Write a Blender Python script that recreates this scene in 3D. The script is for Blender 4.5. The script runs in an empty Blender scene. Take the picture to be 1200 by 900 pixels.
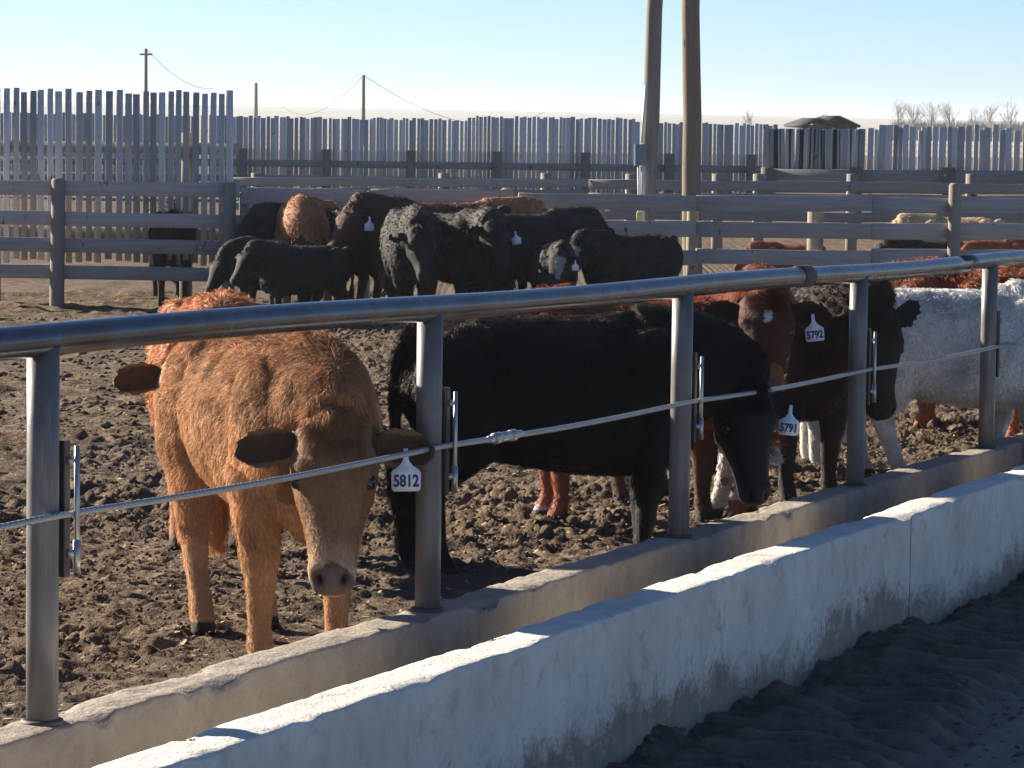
import bpy, math, random
import numpy as np
from mathutils import Vector, Matrix

# ------------------------------------------------------------------ camera, sky, sun, exposure
C = bpy.context.scene.collection
scene = bpy.context.scene
CZ = 2.45
PITCH, ROLL, FOC = 0.0820, 0.0124, 3800.0
F_ = np.array([0, math.cos(PITCH), -math.sin(PITCH)])
R0_ = np.array([1., 0, 0]); U0_ = np.cross(R0_, F_)
R_ = math.cos(ROLL)*R0_ + math.sin(ROLL)*U0_
U_ = -math.sin(ROLL)*R0_ + math.cos(ROLL)*U0_
cam_d = bpy.data.cameras.new('camera'); cam = bpy.data.objects.new('camera', cam_d); C.objects.link(cam)
cam_d.sensor_width = 36; cam_d.lens = FOC/1200*36; cam_d.clip_start = .1; cam_d.clip_end = 12000
M = Matrix(((R_[0], U_[0], -F_[0]), (R_[1], U_[1], -F_[1]), (R_[2], U_[2], -F_[2]))).to_4x4()
M.translation = (0, 0, CZ); cam.matrix_world = M
scene.camera = cam
cam_d.dof.use_dof = False

SUN_EL, SUN_AZ = math.radians(22), math.radians(33)       # azimuth: measured from -x towards +y
to_sun = Vector((-math.cos(SUN_AZ)*math.cos(SUN_EL), math.sin(SUN_AZ)*math.cos(SUN_EL), math.sin(SUN_EL)))
w = bpy.data.worlds.new('World'); scene.world = w; w.use_nodes = True
nt = w.node_tree; nt.nodes.clear()
sky = nt.nodes.new('ShaderNodeTexSky'); sky.sky_type = 'NISHITA'; sky.sun_disc = False
sky.sun_elevation = SUN_EL; sky.sun_rotation = math.atan2(to_sun.x, to_sun.y)
sky.air_density = .62; sky.dust_density = 0.15; sky.ozone_density = 4.2; sky.altitude = 0
bg = nt.nodes.new('ShaderNodeBackground'); bg.inputs[1].default_value = 0.0475
wo = nt.nodes.new('ShaderNodeOutputWorld')
nt.links.new(sky.outputs[0], bg.inputs[0]); nt.links.new(bg.outputs[0], wo.inputs[0])
sd = bpy.data.lights.new('sun', 'SUN'); so = bpy.data.objects.new('sun', sd); C.objects.link(so)
sd.energy = 5.0; sd.angle = math.radians(.55); sd.color = (1, .88, .70)
so.rotation_euler = to_sun.to_track_quat('Z', 'Y').to_euler(); so.location = (-20, 15, 12)
vs = scene.view_settings; vs.view_transform = 'Standard'; vs.look = 'None'; vs.gamma = 1
vs.use_curve_mapping = False; vs.exposure = 1.62
scene.render.engine = 'CYCLES'; scene.cycles.max_bounces = 6; scene.cycles.use_denoising = True
scene.cycles.transparent_max_bounces = 4

# ------------------------------------------------------------------ maths helpers
def ray(px, py): return F_ + R_*(px-600)/FOC - U_*(py-450)/FOC
def at(px, py, y):
    q = ray(px, py); return np.array([0, 0, CZ]) + q*(y/q[1])
P0 = np.array([-1.273, 8.760, CZ-1.666]); STEP = np.array([.990, 2.377, -.0404])
SL = math.hypot(STEP[0], STEP[1]); DV = STEP/SL; NV = np.array([STEP[1], -STEP[0], 0])/SL
def bunk(a, o, h=0.):
    "point a metres along the bunk from the nearest post, o metres towards the road, h above the curb top"
    return P0 + a*DV + o*NV + np.array([0, 0, h])

def hash3(i, j, k, s):
    n = (i*374761393 + j*668265263 + k*2147483647*31 + s*1274126177) & 0xffffffff
    n = ((n ^ (n >> 13))*1274126177) & 0xffffffff
    n = (n ^ (n >> 16)) & 0xffffffff
    return n.astype(np.float64)/4294967295.0
def vnoise(p, s=0):
    p = np.asarray(p, float); b = np.floor(p).astype(np.int64); f = p-b; f = f*f*(3-2*f)
    r = 0
    for dx in (0, 1):
        for dy in (0, 1):
            for dz in (0, 1):
                wgt = (f[:, 0] if dx else 1-f[:, 0])*(f[:, 1] if dy else 1-f[:, 1])*(f[:, 2] if dz else 1-f[:, 2])
                r = r + wgt*hash3(b[:, 0]+dx, b[:, 1]+dy, b[:, 2]+dz, s)
    return r*2-1
def fbm(p, s=0, o=3):
    r = 0; a = 1.; t = 0
    for i in range(o):
        r = r + a*vnoise(p*(2.03**i), s+i*17); t += a; a *= .5
    return r/t
def worley(x, y, s=0):
    bx = np.floor(x).astype(np.int64); by = np.floor(y).astype(np.int64)
    f1 = np.full(x.shape, 9.); f2 = np.full(x.shape, 9.); idv = np.zeros(x.shape)
    z = np.zeros_like(bx)
    for dx in (-1, 0, 1):
        for dy in (-1, 0, 1):
            cx = bx+dx; cy = by+dy
            px = cx+hash3(cx, cy, z, s); py = cy+hash3(cx, cy, z, s+7)
            d = np.hypot(px-x, py-y); m = d < f1
            f2 = np.where(m, f1, np.minimum(f2, d)); idv = np.where(m, hash3(cx, cy, z, s+13), idv); f1 = np.where(m, d, f1)
    return f1, f2, idv
def smooth(a, b, x):
    t = np.clip((x-a)/(b-a), 0, 1); return t*t*(3-2*t)

def zpen(y):
    y = np.clip(y, -20, 38); return .51-.0175*(y-11)
def road_off(a): return -.50

# ------------------------------------------------------------------ object helpers
def mesh_np(name, V, faces_list, mat=None, parent=None, sm=False, cols=None):
    "faces_list: list of int arrays (n,3) or (n,4)"
    me = bpy.data.meshes.new(name)
    V = np.asarray(V, np.float32)
    loops = np.concatenate([f.ravel() for f in faces_list]).astype(np.int32)
    sizes = np.concatenate([np.full(len(f), f.shape[1], np.int32) for f in faces_list])
    starts = np.concatenate([[0], np.cumsum(sizes)[:-1]]).astype(np.int32)
    me.vertices.add(len(V)); me.vertices.foreach_set('co', V.ravel())
    me.loops.add(len(loops)); me.loops.foreach_set('vertex_index', loops)
    me.polygons.add(len(sizes)); me.polygons.foreach_set('loop_start', starts)
    me.polygons.foreach_set('loop_total', sizes)
    me.update(calc_edges=True); me.validate()
    if sm: me.polygons.foreach_set('use_smooth', np.ones(len(me.polygons), bool))
    if cols is not None and len(me.vertices) == len(cols):
        ca = me.color_attributes.new('coat', 'FLOAT_COLOR', 'POINT')
        c4 = np.ones((len(cols), 4), np.float32); c4[:, :cols.shape[1]] = cols
        ca.data.foreach_set('color', c4.ravel())
    if mat: me.materials.append(mat)
    o = bpy.data.objects.new(name, me); C.objects.link(o)
    if parent: o.parent = parent
    return o
def tag(o, label, cat, group=None):
    o['label'] = label; o['category'] = cat
    if group: o['group'] = group
    return o
def structure(o): o['kind'] = 'structure'; return o
def empty(name, loc, rz=0, parent=None):
    o = bpy.data.objects.new(name, None); C.objects.link(o); o.location = Vector(loc); o.rotation_euler = (0, 0, rz)
    o.empty_display_size = .2
    if parent: o.parent = parent
    return o

D2 = math.radians
class MB:
    def __init__(s): s.v = []; s.q = []; s.t = []; s.c = []; s.n = 0
    def add(s, V, Q=None, T=None, col=None):
        V = np.asarray(V, float)
        if Q is not None and len(Q): s.q.append(np.asarray(Q, int)+s.n)
        if T is not None and len(T): s.t.append(np.asarray(T, int)+s.n)
        s.v.append(V); s.n += len(V)
        c = np.ones((len(V), 3))*(np.asarray(col) if col is not None else 1.); s.c.append(c)
    def beam(s, a, b, wd, th, up=(0, 0, 1), col=None, bev=.12, jit=0, seg=1):
        "bevelled box from a to b, wd across, th along up"
        a = np.asarray(a, float); b = np.asarray(b, float); d = b-a; L = np.linalg.norm(d); d = d/L
        up = np.asarray(up, float); sd_ = np.cross(d, up); sd_ /= np.linalg.norm(sd_); up = np.cross(sd_, d)
        e = min(wd, th)*bev
        prof = [(-wd/2+e, -th/2), (wd/2-e, -th/2), (wd/2, -th/2+e), (wd/2, th/2-e), (wd/2-e, th/2), (-wd/2+e, th/2), (-wd/2, th/2-e), (-wd/2, -th/2+e)]
        V = []
        for k in range(seg+1):
            off = np.zeros(3) if jit == 0 or k in () else (sd_*random.uniform(-1, 1)+up*random.uniform(-1, 1))*jit
            for u, v in prof: V.append(a+d*L*k/seg+sd_*u+up*v+off)
        Q = [(k*8+i, k*8+(i+1) % 8, k*8+8+(i+1) % 8, k*8+8+i) for k in range(seg) for i in range(8)]
        b0 = seg*8
        Q += [(0, 3, 2, 1), (0, 7, 4, 3), (7, 6, 5, 4), (b0, b0+1, b0+2, b0+3), (b0, b0+3, b0+4, b0+7), (b0+7, b0+4, b0+5, b0+6)]
        s.add(V, Q, None, col)
    def tube(s, pts, radii, n=16, col=None, cap=True):
        pts = np.asarray(pts, float); m = len(pts)
        radii = np.broadcast_to(np.asarray(radii, float), (m,))
        T = np.gradient(pts, axis=0); T /= np.linalg.norm(T, axis=1)[:, None]
        ref = np.array([0, 0, 1.]) if abs(T[0][2]) < .9 else np.array([0, 1., 0])
        V = []
        for p, t, r in zip(pts, T, radii):
            u = np.cross(t, ref); u /= np.linalg.norm(u); v = np.cross(u, t)
            for k in range(n):
                an = 2*math.pi*k/n; V.append(p+r*(math.cos(an)*u+math.sin(an)*v))
        Q = [(k*n+i, k*n+n+i, k*n+n+(i+1) % n, k*n+(i+1) % n) for k in range(m-1) for i in range(n)]
        Tt = []
        if cap:
            V.append(pts[0]); V.append(pts[-1]); c0 = m*n; c1 = c0+1
            Tt = [(c0, i, (i+1) % n) for i in range(n)]+[(c1, (m-1)*n+(i+1) % n, (m-1)*n+i) for i in range(n)]
        s.add(V, Q, Tt, col)
    def build(s, name, mat, parent=None, sm=False):
        fl = ([np.concatenate(s.q)] if s.q else [])+([np.concatenate(s.t)] if s.t else [])
        o = mesh_np(name, np.concatenate(s.v), fl, mat, parent, sm, np.concatenate(s.c))
        return o
def shade_auto(o, ang=35):
    me = o.data
    me.polygons.foreach_set('use_smooth', np.ones(len(me.polygons), bool))
    me.set_sharp_from_angle(angle=math.radians(ang))

# ------------------------------------------------------------------ materials
class NT:
    def __init__(s, name):
        s.m = bpy.data.materials.new(name); s.m.use_nodes = True; s.t = s.m.node_tree; s.t.nodes.clear()
        s.out = s.n('ShaderNodeOutputMaterial'); s.p = s.n('ShaderNodeBsdfPrincipled')
        s.l(s.p.outputs[0], s.out.inputs[0])
    def n(s, t, **k):
        x = s.t.nodes.new(t)
        for a, b in k.items(): setattr(x, a, b)
        return x
    def l(s, a, b): s.t.links.new(a, b)
    def coord(s, kind='Object', sc=(1, 1, 1), rot=(0, 0, 0)):
        c = s.n('ShaderNodeTexCoord'); m = s.n('ShaderNodeMapping'); m.inputs['Scale'].default_value = sc
        m.inputs['Rotation'].default_value = rot
        s.l(c.outputs[kind], m.inputs[0]); return m.outputs[0]
    def noise(s, v, scale, detail=4, rough=.55, out='Fac', dist=0):
        x = s.n('ShaderNodeTexNoise'); x.inputs['Scale'].default_value = scale; x.inputs['Detail'].default_value = detail
        x.inputs['Roughness'].default_value = rough; x.inputs['Distortion'].default_value = dist
        s.l(v, x.inputs['Vector']); return x.outputs[out]
    def ramp(s, f, stops):
        x = s.n('ShaderNodeValToRGB'); e = x.color_ramp.elements
        while len(e) < len(stops): e.new(.5)
        for k, (p, c) in zip(e, stops): k.position = p; k.color = (*c, 1) if len(c) == 3 else c
        s.l(f, x.inputs[0]); return x.outputs[0]
    def mix(s, f, a, b, mode='MIX'):
        x = s.n('ShaderNodeMix', data_type='RGBA', blend_type=mode)
        for sock, val in ((x.inputs[0], f), (x.inputs[6], a), (x.inputs[7], b)):
            if hasattr(val, 'links'): s.l(val, sock)
            elif isinstance(val, (int, float)): sock.default_value = val
            else: sock.default_value = (*val, 1)
        return x.outputs[2]
    def math(s, op, a, b=0.):
        x = s.n('ShaderNodeMath', operation=op)
        for sock, val in ((x.inputs[0], a), (x.inputs[1], b)):
            if hasattr(val, 'links'): s.l(val, sock)
            else: sock.default_value = val
        return x.outputs[0]
    def bump(s, h, st=.5, dist=.01):
        x = s.n('ShaderNodeBump'); x.inputs['Strength'].default_value = st; x.inputs['Distance'].default_value = dist
        s.l(h, x.inputs['Height']); s.l(x.outputs[0], s.p.inputs['Normal'])
    def set(s, col=None, rough=None, metal=None, spec=None):
        for k, v in (('Base Color', col), ('Roughness', rough), ('Metallic', metal), ('Specular IOR Level', spec)):
            if v is None: continue
            if hasattr(v, 'links'): s.l(v, s.p.inputs[k])
            else: s.p.inputs[k].default_value = (*v, 1) if isinstance(v, tuple) else v
        return s.m

def mat_wood(name, base, dark, axis='z', attr=True, sc=1.):
    t = NT(name)
    s = {'z': (28, 28, 1.6), 'x': (1.6, 28, 28)}[axis]
    v = t.coord('Object', tuple(q*sc for q in s))
    g = t.noise(v, 1.0, 6, .65, dist=.4)
    big = t.noise(t.coord('Object', (1, 1, 1)), 1.3, 3)
    col = t.mix(g, dark, base)
    col = t.mix(t.math('MULTIPLY', big, .4), col, (.20, .19, .19))
    if attr:
        a = t.n('ShaderNodeAttribute', attribute_name='coat'); col = t.mix(1., col, a.outputs['Color'], 'MULTIPLY')
    kn = t.noise(t.coord('Object', (5, 5, 2)), 1.7, 2)
    col = t.mix(t.ramp(kn, [(.68, (0, 0, 0)), (.76, (1, 1, 1))]), col, (.05, .045, .045))
    t.bump(g, .6, .006)
    return t.set(col, .85, 0, .2)
M_board = mat_wood('weathered_board', (.50, .485, .46), (.19, .185, .185), 'x')
M_slat = mat_wood('weathered_slat', (.72, .70, .67), (.30, .295, .295), 'z')
M_post = mat_wood('weathered_post', (.36, .33, .29), (.15, .135, .12), 'z')
M_pole = mat_wood('utility_pole_wood', (.33, .27, .20), (.14, .11, .09), 'z', sc=.6)

def mk_steel():
    t = NT('galvanised_pipe')
    v = t.coord('Object', (1, 1, 1))
    a = t.noise(v, 3.0, 5, .6); b = t.noise(v, 60, 3); c = t.noise(t.coord('Object', (3, 3, 3)), 2.2, 6, .7)
    col = t.ramp(a, [(.3, (.075, .08, .09)), (.7, (.14, .15, .17))])
    col = t.mix(t.ramp(c, [(.48, (0, 0, 0)), (.60, (.8, .8, .8))]), col, (.12, .075, .05))
    r = t.ramp(a, [(.3, (.2, .2, .2)), (.75, (.34, .34, .34))])
    t.bump(b, .12, .002)
    return t.set(col, r, .75, .5)
M_rail = mk_steel()
def mk_post():
    t = NT('dusty_steel_post')
    v = t.coord('Object', (1, 1, 1)); a = t.noise(v, 4, 6, .65); st = t.noise(t.coord('Object', (30, 30, 3)), 1., 5, .7)
    col = t.ramp(a, [(.3, (.085, .078, .076)), (.7, (.16, .15, .15))])
    # pale rubbed smear low on the post
    col = t.mix(t.ramp(st, [(.55, (0, 0, 0)), (.72, (.8, .8, .8))]), col, (.22, .215, .21))
    t.bump(t.noise(v, 90, 3), .2, .002)
    return t.set(col, t.ramp(a, [(.3, (.36, .36, .36)), (.7, (.55, .55, .55))]), .0, .6)
M_steelpost = mk_post()
def mk_simple(name, col, rough=.6, metal=0., var=.25, sc=20, bump=.2, bd=.002):
    t = NT(name); n = t.noise(t.coord('Object'), sc, 5, .6)
    d = tuple(c*(1-var) for c in col); l = tuple(min(1, c*(1+var)) for c in col)
    t.bump(n, bump, bd)
    return t.set(t.mix(n, d, l), rough, metal)
M_cable = mk_simple('galvanised_wire_rope', (.36, .37, .38), .45, .7, .3, 200)
M_rod = mk_simple('steel_rod', (.42, .42, .42), .35, .8, .2, 60)
M_plate = mk_simple('rusty_steel_plate', (.08, .07, .066), .65, .4, .4, 25)

def mk_curb():
    t = NT('weathered_curb_concrete'); v = t.coord('Object')
    a = t.noise(v, 2.5, 6, .65); b = t.noise(v, 45, 5, .6); c = t.noise(v, 9, 5, .6)
    col = t.ramp(a, [(.3, (.24, .205, .17)), (.7, (.38, .34, .29))])
    col = t.mix(t.ramp(c, [(.5, (0, 0, 0)), (.72, (.75, .75, .75))]), col, (.23, .19, .155))
    col = t.mix(t.ramp(b, [(.60, (0, 0, 0)), (.75, (.7, .7, .7))]), col, (.16, .14, .12))
    h = t.math('ADD', t.math('MULTIPLY', c, .6), t.math('MULTIPLY', b, .4)); t.bump(h, 1., .02)
    return t.set(col, .92, 0, .15)
M_curb = mk_curb()
def mk_wall():
    t = NT('lime_washed_concrete'); v = t.coord('Object')
    a = t.noise(v, 1.6, 6, .65); b = t.noise(v, 55, 5, .65); c = t.noise(v, 7, 6, .7, dist=.6)
    st = t.noise(t.coord('Object', (5, 5, 3)), 1.4, 6, .75)
    col = t.ramp(a, [(.3, (.60, .575, .52)), (.7, (.80, .775, .72))])
    col = t.mix(t.ramp(st, [(.48, (0, 0, 0)), (.74, (.55, .55, .55))]), col, (.40, .39, .36))
    col = t.mix(t.ramp(c, [(.56, (0, 0, 0)), (.70, (.75, .75, .75))]), col, (.42, .395, .35))
    col = t.mix(t.ramp(b, [(.66, (0, 0, 0)), (.74, (.7, .7, .7))]), col, (.22, .2, .18))
    # mud and splash worn band along the foot, carried by the 'coat' attribute (1 = clean, 0 = stained)
    at_ = t.n('ShaderNodeAttribute', attribute_name='coat')
    sep = t.n('ShaderNodeSeparateColor'); t.l(at_.outputs['Color'], sep.inputs[0])
    edge = t.math('ADD', sep.outputs[0], t.math('MULTIPLY', t.math('SUBTRACT', c, .5), 1.8))
    edge = t.math('ADD', edge, t.math('MULTIPLY', t.math('SUBTRACT', b, .5), .8))
    stain = t.ramp(edge, [(.22, (1, 1, 1)), (.66, (0, 0, 0))])
    col = t.mix(stain, col, t.mix(t.noise(v, 14, 5, .7), (.15, .125, .095), (.48, .42, .34)))
    h = t.math('ADD', t.math('MULTIPLY', c, .6), t.math('MULTIPLY', b, .4)); t.bump(h, 1., .022)
    return t.set(col, .9, 0, .15)
M_wall = mk_wall()
def mk_ground():
    t = NT('pen_dirt'); v = t.coord('Object')
    a = t.noise(v, .35, 5, .6); b = t.noise(v, 6, 6, .7); c = t.noise(v, 26, 5, .7); s = t.noise(v, 60, 3, .6)
    col = t.ramp(b, [(.36, (.042, .029, .020)), (.5, (.115, .081, .056)), (.66, (.25, .185, .13))])
    col = t.mix(t.ramp(a, [(.42, (0, 0, 0)), (.66, (.6, .6, .6))]), col, t.mix(c, (.10, .078, .062), (.22, .18, .145)))
    col = t.mix(t.ramp(s, [(.66, (0, 0, 0)), (.72, (.9, .9, .9))]), col, (.42, .35, .24))
    # open dry grassland and stubble far off
    sx = t.n('ShaderNodeSeparateXYZ'); t.l(t.coord('Object'), sx.inputs[0])
    far = t.math('GREATER_THAN', t.math('ADD', sx.outputs[1], t.math('MULTIPLY', t.noise(v, .02, 3), 60)), 260)
    fld = t.ramp(t.noise(t.coord('Object', (.0008, .006, 1)), 3, 4), [(.35, (.30, .26, .19)), (.5, (.42, .38, .29)), (.62, (.24, .21, .17)), (.7, (.5, .47, .40))])
    col = t.mix(far, col, fld)
    h = t.math('ADD', t.math('MULTIPLY', b, .7), t.math('MULTIPLY', c, .3)); t.bump(h, 1., .09)
    return t.set(col, .95, 0, .1)
M_ground = mk_ground()
def mk_road():
    t = NT('road_mud'); v = t.coord('Object')
    b = t.noise(v, 5, 6, .7); c = t.noise(v, 30, 5, .7); s = t.noise(v, 75, 3, .6)
    at_ = t.n('ShaderNodeAttribute', attribute_name='coat')
    sep = t.n('ShaderNodeSeparateColor'); t.l(at_.outputs['Color'], sep.inputs[0])
    wet = t.ramp(b, [(.35, (.05, .043, .036)), (.65, (.15, .13, .11))])
    dry = t.mix(t.mix(b, (.15, .135, .12), (.25, .225, .20)), t.ramp(c, [(.3, (.10, .09, .08)), (.7, (.26, .24, .21))]), .4) if False else t.mix(c, (.15, .138, .122), (.32, .295, .265))
    col = t.mix(sep.outputs[0], wet, dry)
    col = t.mix(t.ramp(s, [(.69, (0, 0, 0)), (.74, (.8, .8, .8))]), col, (.3, .26, .19))
    h = t.math('ADD', t.math('MULTIPLY', b, .6), t.math('MULTIPLY', c, .4)); t.bump(h, 1., .04)
    return t.set(col, .9, 0, .15)
M_road = mk_road()

def mk_hair(name, trans=.3, rough=.7, spec=.10):
    t = NT(name)
    a = t.n('ShaderNodeAttribute', attribute_name='coat')
    t.l(a.outputs['Color'], t.p.inputs['Base Color']); t.p.inputs['Roughness'].default_value = rough
    t.p.inputs['Specular IOR Level'].default_value = spec
    tr = t.n('ShaderNodeBsdfTranslucent'); t.l(a.outputs['Color'], tr.inputs[0])
    mx = t.n('ShaderNodeMixShader'); mx.inputs[0].default_value = trans
    t.l(t.p.outputs[0], mx.inputs[1]); t.l(tr.outputs[0], mx.inputs[2]); t.l(mx.outputs[0], t.out.inputs[0])
    return t.m
M_hair = mk_hair('winter_hair', .26); M_hair_dark = mk_hair('dark_winter_hair', .2, .6, .16)
def mk_hide():
    t = NT('cattle_hide')
    a = t.n('ShaderNodeAttribute', attribute_name='coat')
    v = t.coord('Object', (1, 1, .35)); n = t.noise(v, 45, 5, .7, dist=.8); m = t.noise(v, 9, 4, .6)
    t.bump(t.math('ADD', t.math('MULTIPLY', n, .6), t.math('MULTIPLY', m, .4)), .8, .015)
    col = t.mix(1., a.outputs['Color'], t.ramp(n, [(.3, (.62, .62, .62)), (.7, (1, 1, 1))]), 'MULTIPLY')
    t.p.inputs['Sheen Weight'].default_value = .0
    return t.set(col, .75, 0, .25)
M_hide = mk_hide()
M_eye = mk_simple('wet_dark_eye', (.012, .009, .008), .06, 0, .1, 10, 0)
M_tag = mk_simple('white_plastic_tag', (.62, .68, .74), .5, 0, .16, 45, .05)
M_num = mk_simple('blue_black_ink', (.012, .02, .10), .6, 0, .1, 30, .0)
M_dark = mk_simple('dark_roofing', (.02, .02, .022), .8)
M_box = mk_simple('blue_grey_paint', (.10, .17, .23), .5)
M_conduit = mk_simple('pale_conduit', (.6, .6, .58), .5)
M_salt = mk_simple('white_mineral', (.8, .78, .74), .8)

# ------------------------------------------------------------------ ground, road, hills
def grow(a, b, fine, lim, g=1.16):
    xs = list(np.arange(a, b, fine)); s = fine; x = xs[-1]
    while x < lim[1]: s *= g; x += s; xs.append(x)
    s = fine; x = a; lo = []
    while x > lim[0]: s *= g; x -= s; lo.append(x)
    return np.array(lo[::-1]+xs)
def build_ground():
    xs = grow(-2.2, 6.6, .021, (-4000, 4000), 1.045); ya = np.arange(9.4, 20.5, .023); yb = np.arange(20.5, 43, .06)
    ys = np.concatenate([grow(9.4, 9.45, .023, (-60, 9.4), 1.08)[:-3], ya, yb, 43*1.05**np.arange(0, 105)]); ys = np.unique(ys)
    X, Y = np.meshgrid(xs, ys); x = X.ravel(); y = Y.ravel()
    Z = zpen(y)
    o = (x-P0[0])*NV[0]+(y-P0[1])*NV[1]
    a = (x-P0[0])*DV[0]+(y-P0[1])*DV[1]
    clod = smooth(-60, -4, -np.hypot(x-2, y-14))
    near = (np.abs(x) < 40) & (y > 0) & (y < 80)
    h = np.zeros_like(x); xi, yi = x[near], y[near]
    f1, f2, c1 = worley(xi*9+.9*vnoise(np.stack([xi*6, yi*6, xi*0], 1)), yi*9+.9*vnoise(np.stack([xi*6, yi*6, xi*0+5], 1), 3))
    g1, g2, c2 = worley(xi*17, yi*17, 5)
    bump = (.022*c1*smooth(.0, .35, f2-f1)+.014*c2*smooth(0, .3, g2-g1)+.035*fbm(np.stack([xi*2.2, yi*2.2, xi*0], 1), 3)
            + .03*fbm(np.stack([xi*.5, yi*.5, xi*0], 1), 9)+.012*fbm(np.stack([xi*24, yi*24, xi*0], 1), 11, 2))
    amp = .55+.75*smooth(-.2, .4, fbm(np.stack([xi*.7, yi*.7, xi*0], 1), 21))
    apron = smooth(-1.15, -.75, o[near])*smooth(-60, -50, -a[near])      # scraped strip by the bunk
    f3, f4, c3 = worley(xi*17+1.1*vnoise(np.stack([xi*9, yi*9, xi*0+9], 1), 6), yi*17+1.1*vnoise(np.stack([xi*9, yi*9, xi*0+7], 1), 8), 31)
    bump = bump+.024*(c3-.3)*smooth(0, .28, f4-f3)*(.4+.9*smooth(-.3, .3, fbm(np.stack([xi*1.1, yi*1.1, xi*0], 1), 61)))
    l1 = fbm(np.stack([xi*17, yi*17, xi*0], 1), 71, 2); l2 = fbm(np.stack([xi*31, yi*31, xi*0], 1), 73, 2)
    bump = bump+.028*smooth(-.12, .30, l1)*(.5+.6*smooth(-.3, .2, vnoise(np.stack([xi*2, yi*2, xi*0], 1), 75)))+.014*l2
    h[near] = bump*amp*(1-.55*apron)*(1-smooth(40, 80, yi))
    Z = Z+h
    yy = np.clip(y, -20, 38); zroad = P0[2]-.64-.017*(yy-P0[1])
    k = smooth(-.05, .07, o)
    Z = Z*(1-k)+zroad*k
    Z = np.where(y > 55, np.where(o > 0, Z*(1-smooth(55, 90, y))+.03*smooth(55, 90, y), Z), Z)
    V = np.stack([x, y, Z], 1); nx = len(xs); ny = len(ys)
    I = (np.arange(ny-1)[:, None]*nx+np.arange(nx-1)[None]).ravel()
    Q = np.stack([I, I+1, I+nx+1, I+nx], 1)
    structure(mesh_np('ground', V, [Q], M_ground, None, True))
build_ground()
def ground_z(x, y): return float(zpen(y))

def road_h(a, o):
    z0 = np.zeros_like(a)
    wob = vnoise(np.stack([a*.8, z0, z0], 1), 3)
    heap = (.08+.05*vnoise(np.stack([a*.9, z0, z0], 1), 41)+.03*vnoise(np.stack([a*3.1, z0, z0], 1), 43))*np.exp(-((o-.70)/.28)**2)
    ruts = .030*fbm(np.stack([a*2.2+o*3.0, o*7, z0], 1), 5)*smooth(2.2, 1.3, o)
    # tyre lug prints: blocky ridges lying slantwise across the mud beside the wall, and the groove tracks of other tyres further out
    ph = a*.93-o*.38+.06*vnoise(np.stack([a*2, o*3, z0], 1), 8)
    lug = smooth(-.1, .3, np.sin(ph*2*math.pi/.21))
    lugs = .095*lug*smooth(.82, .95, o+.04*wob)*(1-smooth(1.40, 1.6, o+.08*wob))*(.75+.35*vnoise(np.stack([a*4, o*7, z0], 1), 14))
    rough = .016*fbm(np.stack([a*9, o*9, z0], 1), 6, 3)*(1-.6*smooth(1.5, 1.9, o))+.028*fbm(np.stack([a*13, o*10, z0], 1), 18, 2)*smooth(1.0, .8, o)+.014*fbm(np.stack([a*26, o*26, z0], 1), 16, 2)
    track = .018*np.sin(o*2*math.pi/.23+.8*wob)*smooth(1.5, 1.8, o)+.018*fbm(np.stack([a*3, o*22, z0], 1), 19, 3)*smooth(1.5, 1.8, o)
    band = smooth(.82, .95, o)*(1-smooth(1.45, 1.65, o))
    return heap+ruts*(1-.75*band)+lugs+rough*(1-.5*band)+track, wob
def build_road():
    A = np.concatenate([np.arange(-8, -1, .12), np.arange(-1, 15, .020), np.arange(15, 55, .2)])
    O = np.concatenate([np.arange(.70, 3.6, .020), np.arange(3.6, 14, .4)])
    AA, OO = np.meshgrid(A, O); a = AA.ravel(); o = OO.ravel()
    h, wob = road_h(a, o)
    V = P0[None]+a[:, None]*DV[None]+o[:, None]*NV[None]; V[:, 2] = P0[2]-.0157*np.clip(a, -30, 32)-.53+h
    dry = smooth(1.35, 1.8, o+.12*wob)*.85+.12
    cols = np.stack([dry, dry, dry], 1)
    na = len(A); no = len(O); I = (np.arange(no-1)[:, None]*na+np.arange(na-1)[None]).ravel()
    Q = np.stack([I, I+na, I+na+1, I+1], 1)
    structure(mesh_np('road', V, [Q], M_road, None, True, cols))
build_road()

def build_hills():
    xs = np.linspace(-2600, 2600, 160); ys = np.array([420, 700, 1000, 1400, 1900, 2500, 3200, 4200])
    prof = np.array([-.6, 0, .10, .30, .60, 1.0, .9, .2])
    X, Y = np.meshgrid(xs, ys); t = (X+380)/900
    top = 12.5-9.5*smooth(-.55, 1.3, t)
    Z = prof[:, None]*top+.5*vnoise(np.stack([X.ravel()/160, Y.ravel()/300, 0*X.ravel()], 1)).reshape(X.shape)*prof[:, None]
    Z[0] = -4; Z[-1] = -10
    V = np.stack([X.ravel(), Y.ravel(), Z.ravel()], 1); nx = len(xs)
    I = (np.arange(len(ys)-1)[:, None]*nx+np.arange(nx-1)[None]).ravel()
    t = NT('hazy_stubble_fields'); v = t.coord('Object', (.0009, .008, .05))
    col = t.ramp(t.noise(v, 3, 5), [(.36, (.27, .27, .25)), (.5, (.40, .385, .34)), (.6, (.23, .235, .235)), (.68, (.46, .45, .42))])
    t.set(col, .95, 0, .1)
    structure(mesh_np('hills', V, [np.stack([I, I+1, I+nx+1, I+nx], 1)], t.m, None, True))
build_hills()

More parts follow.
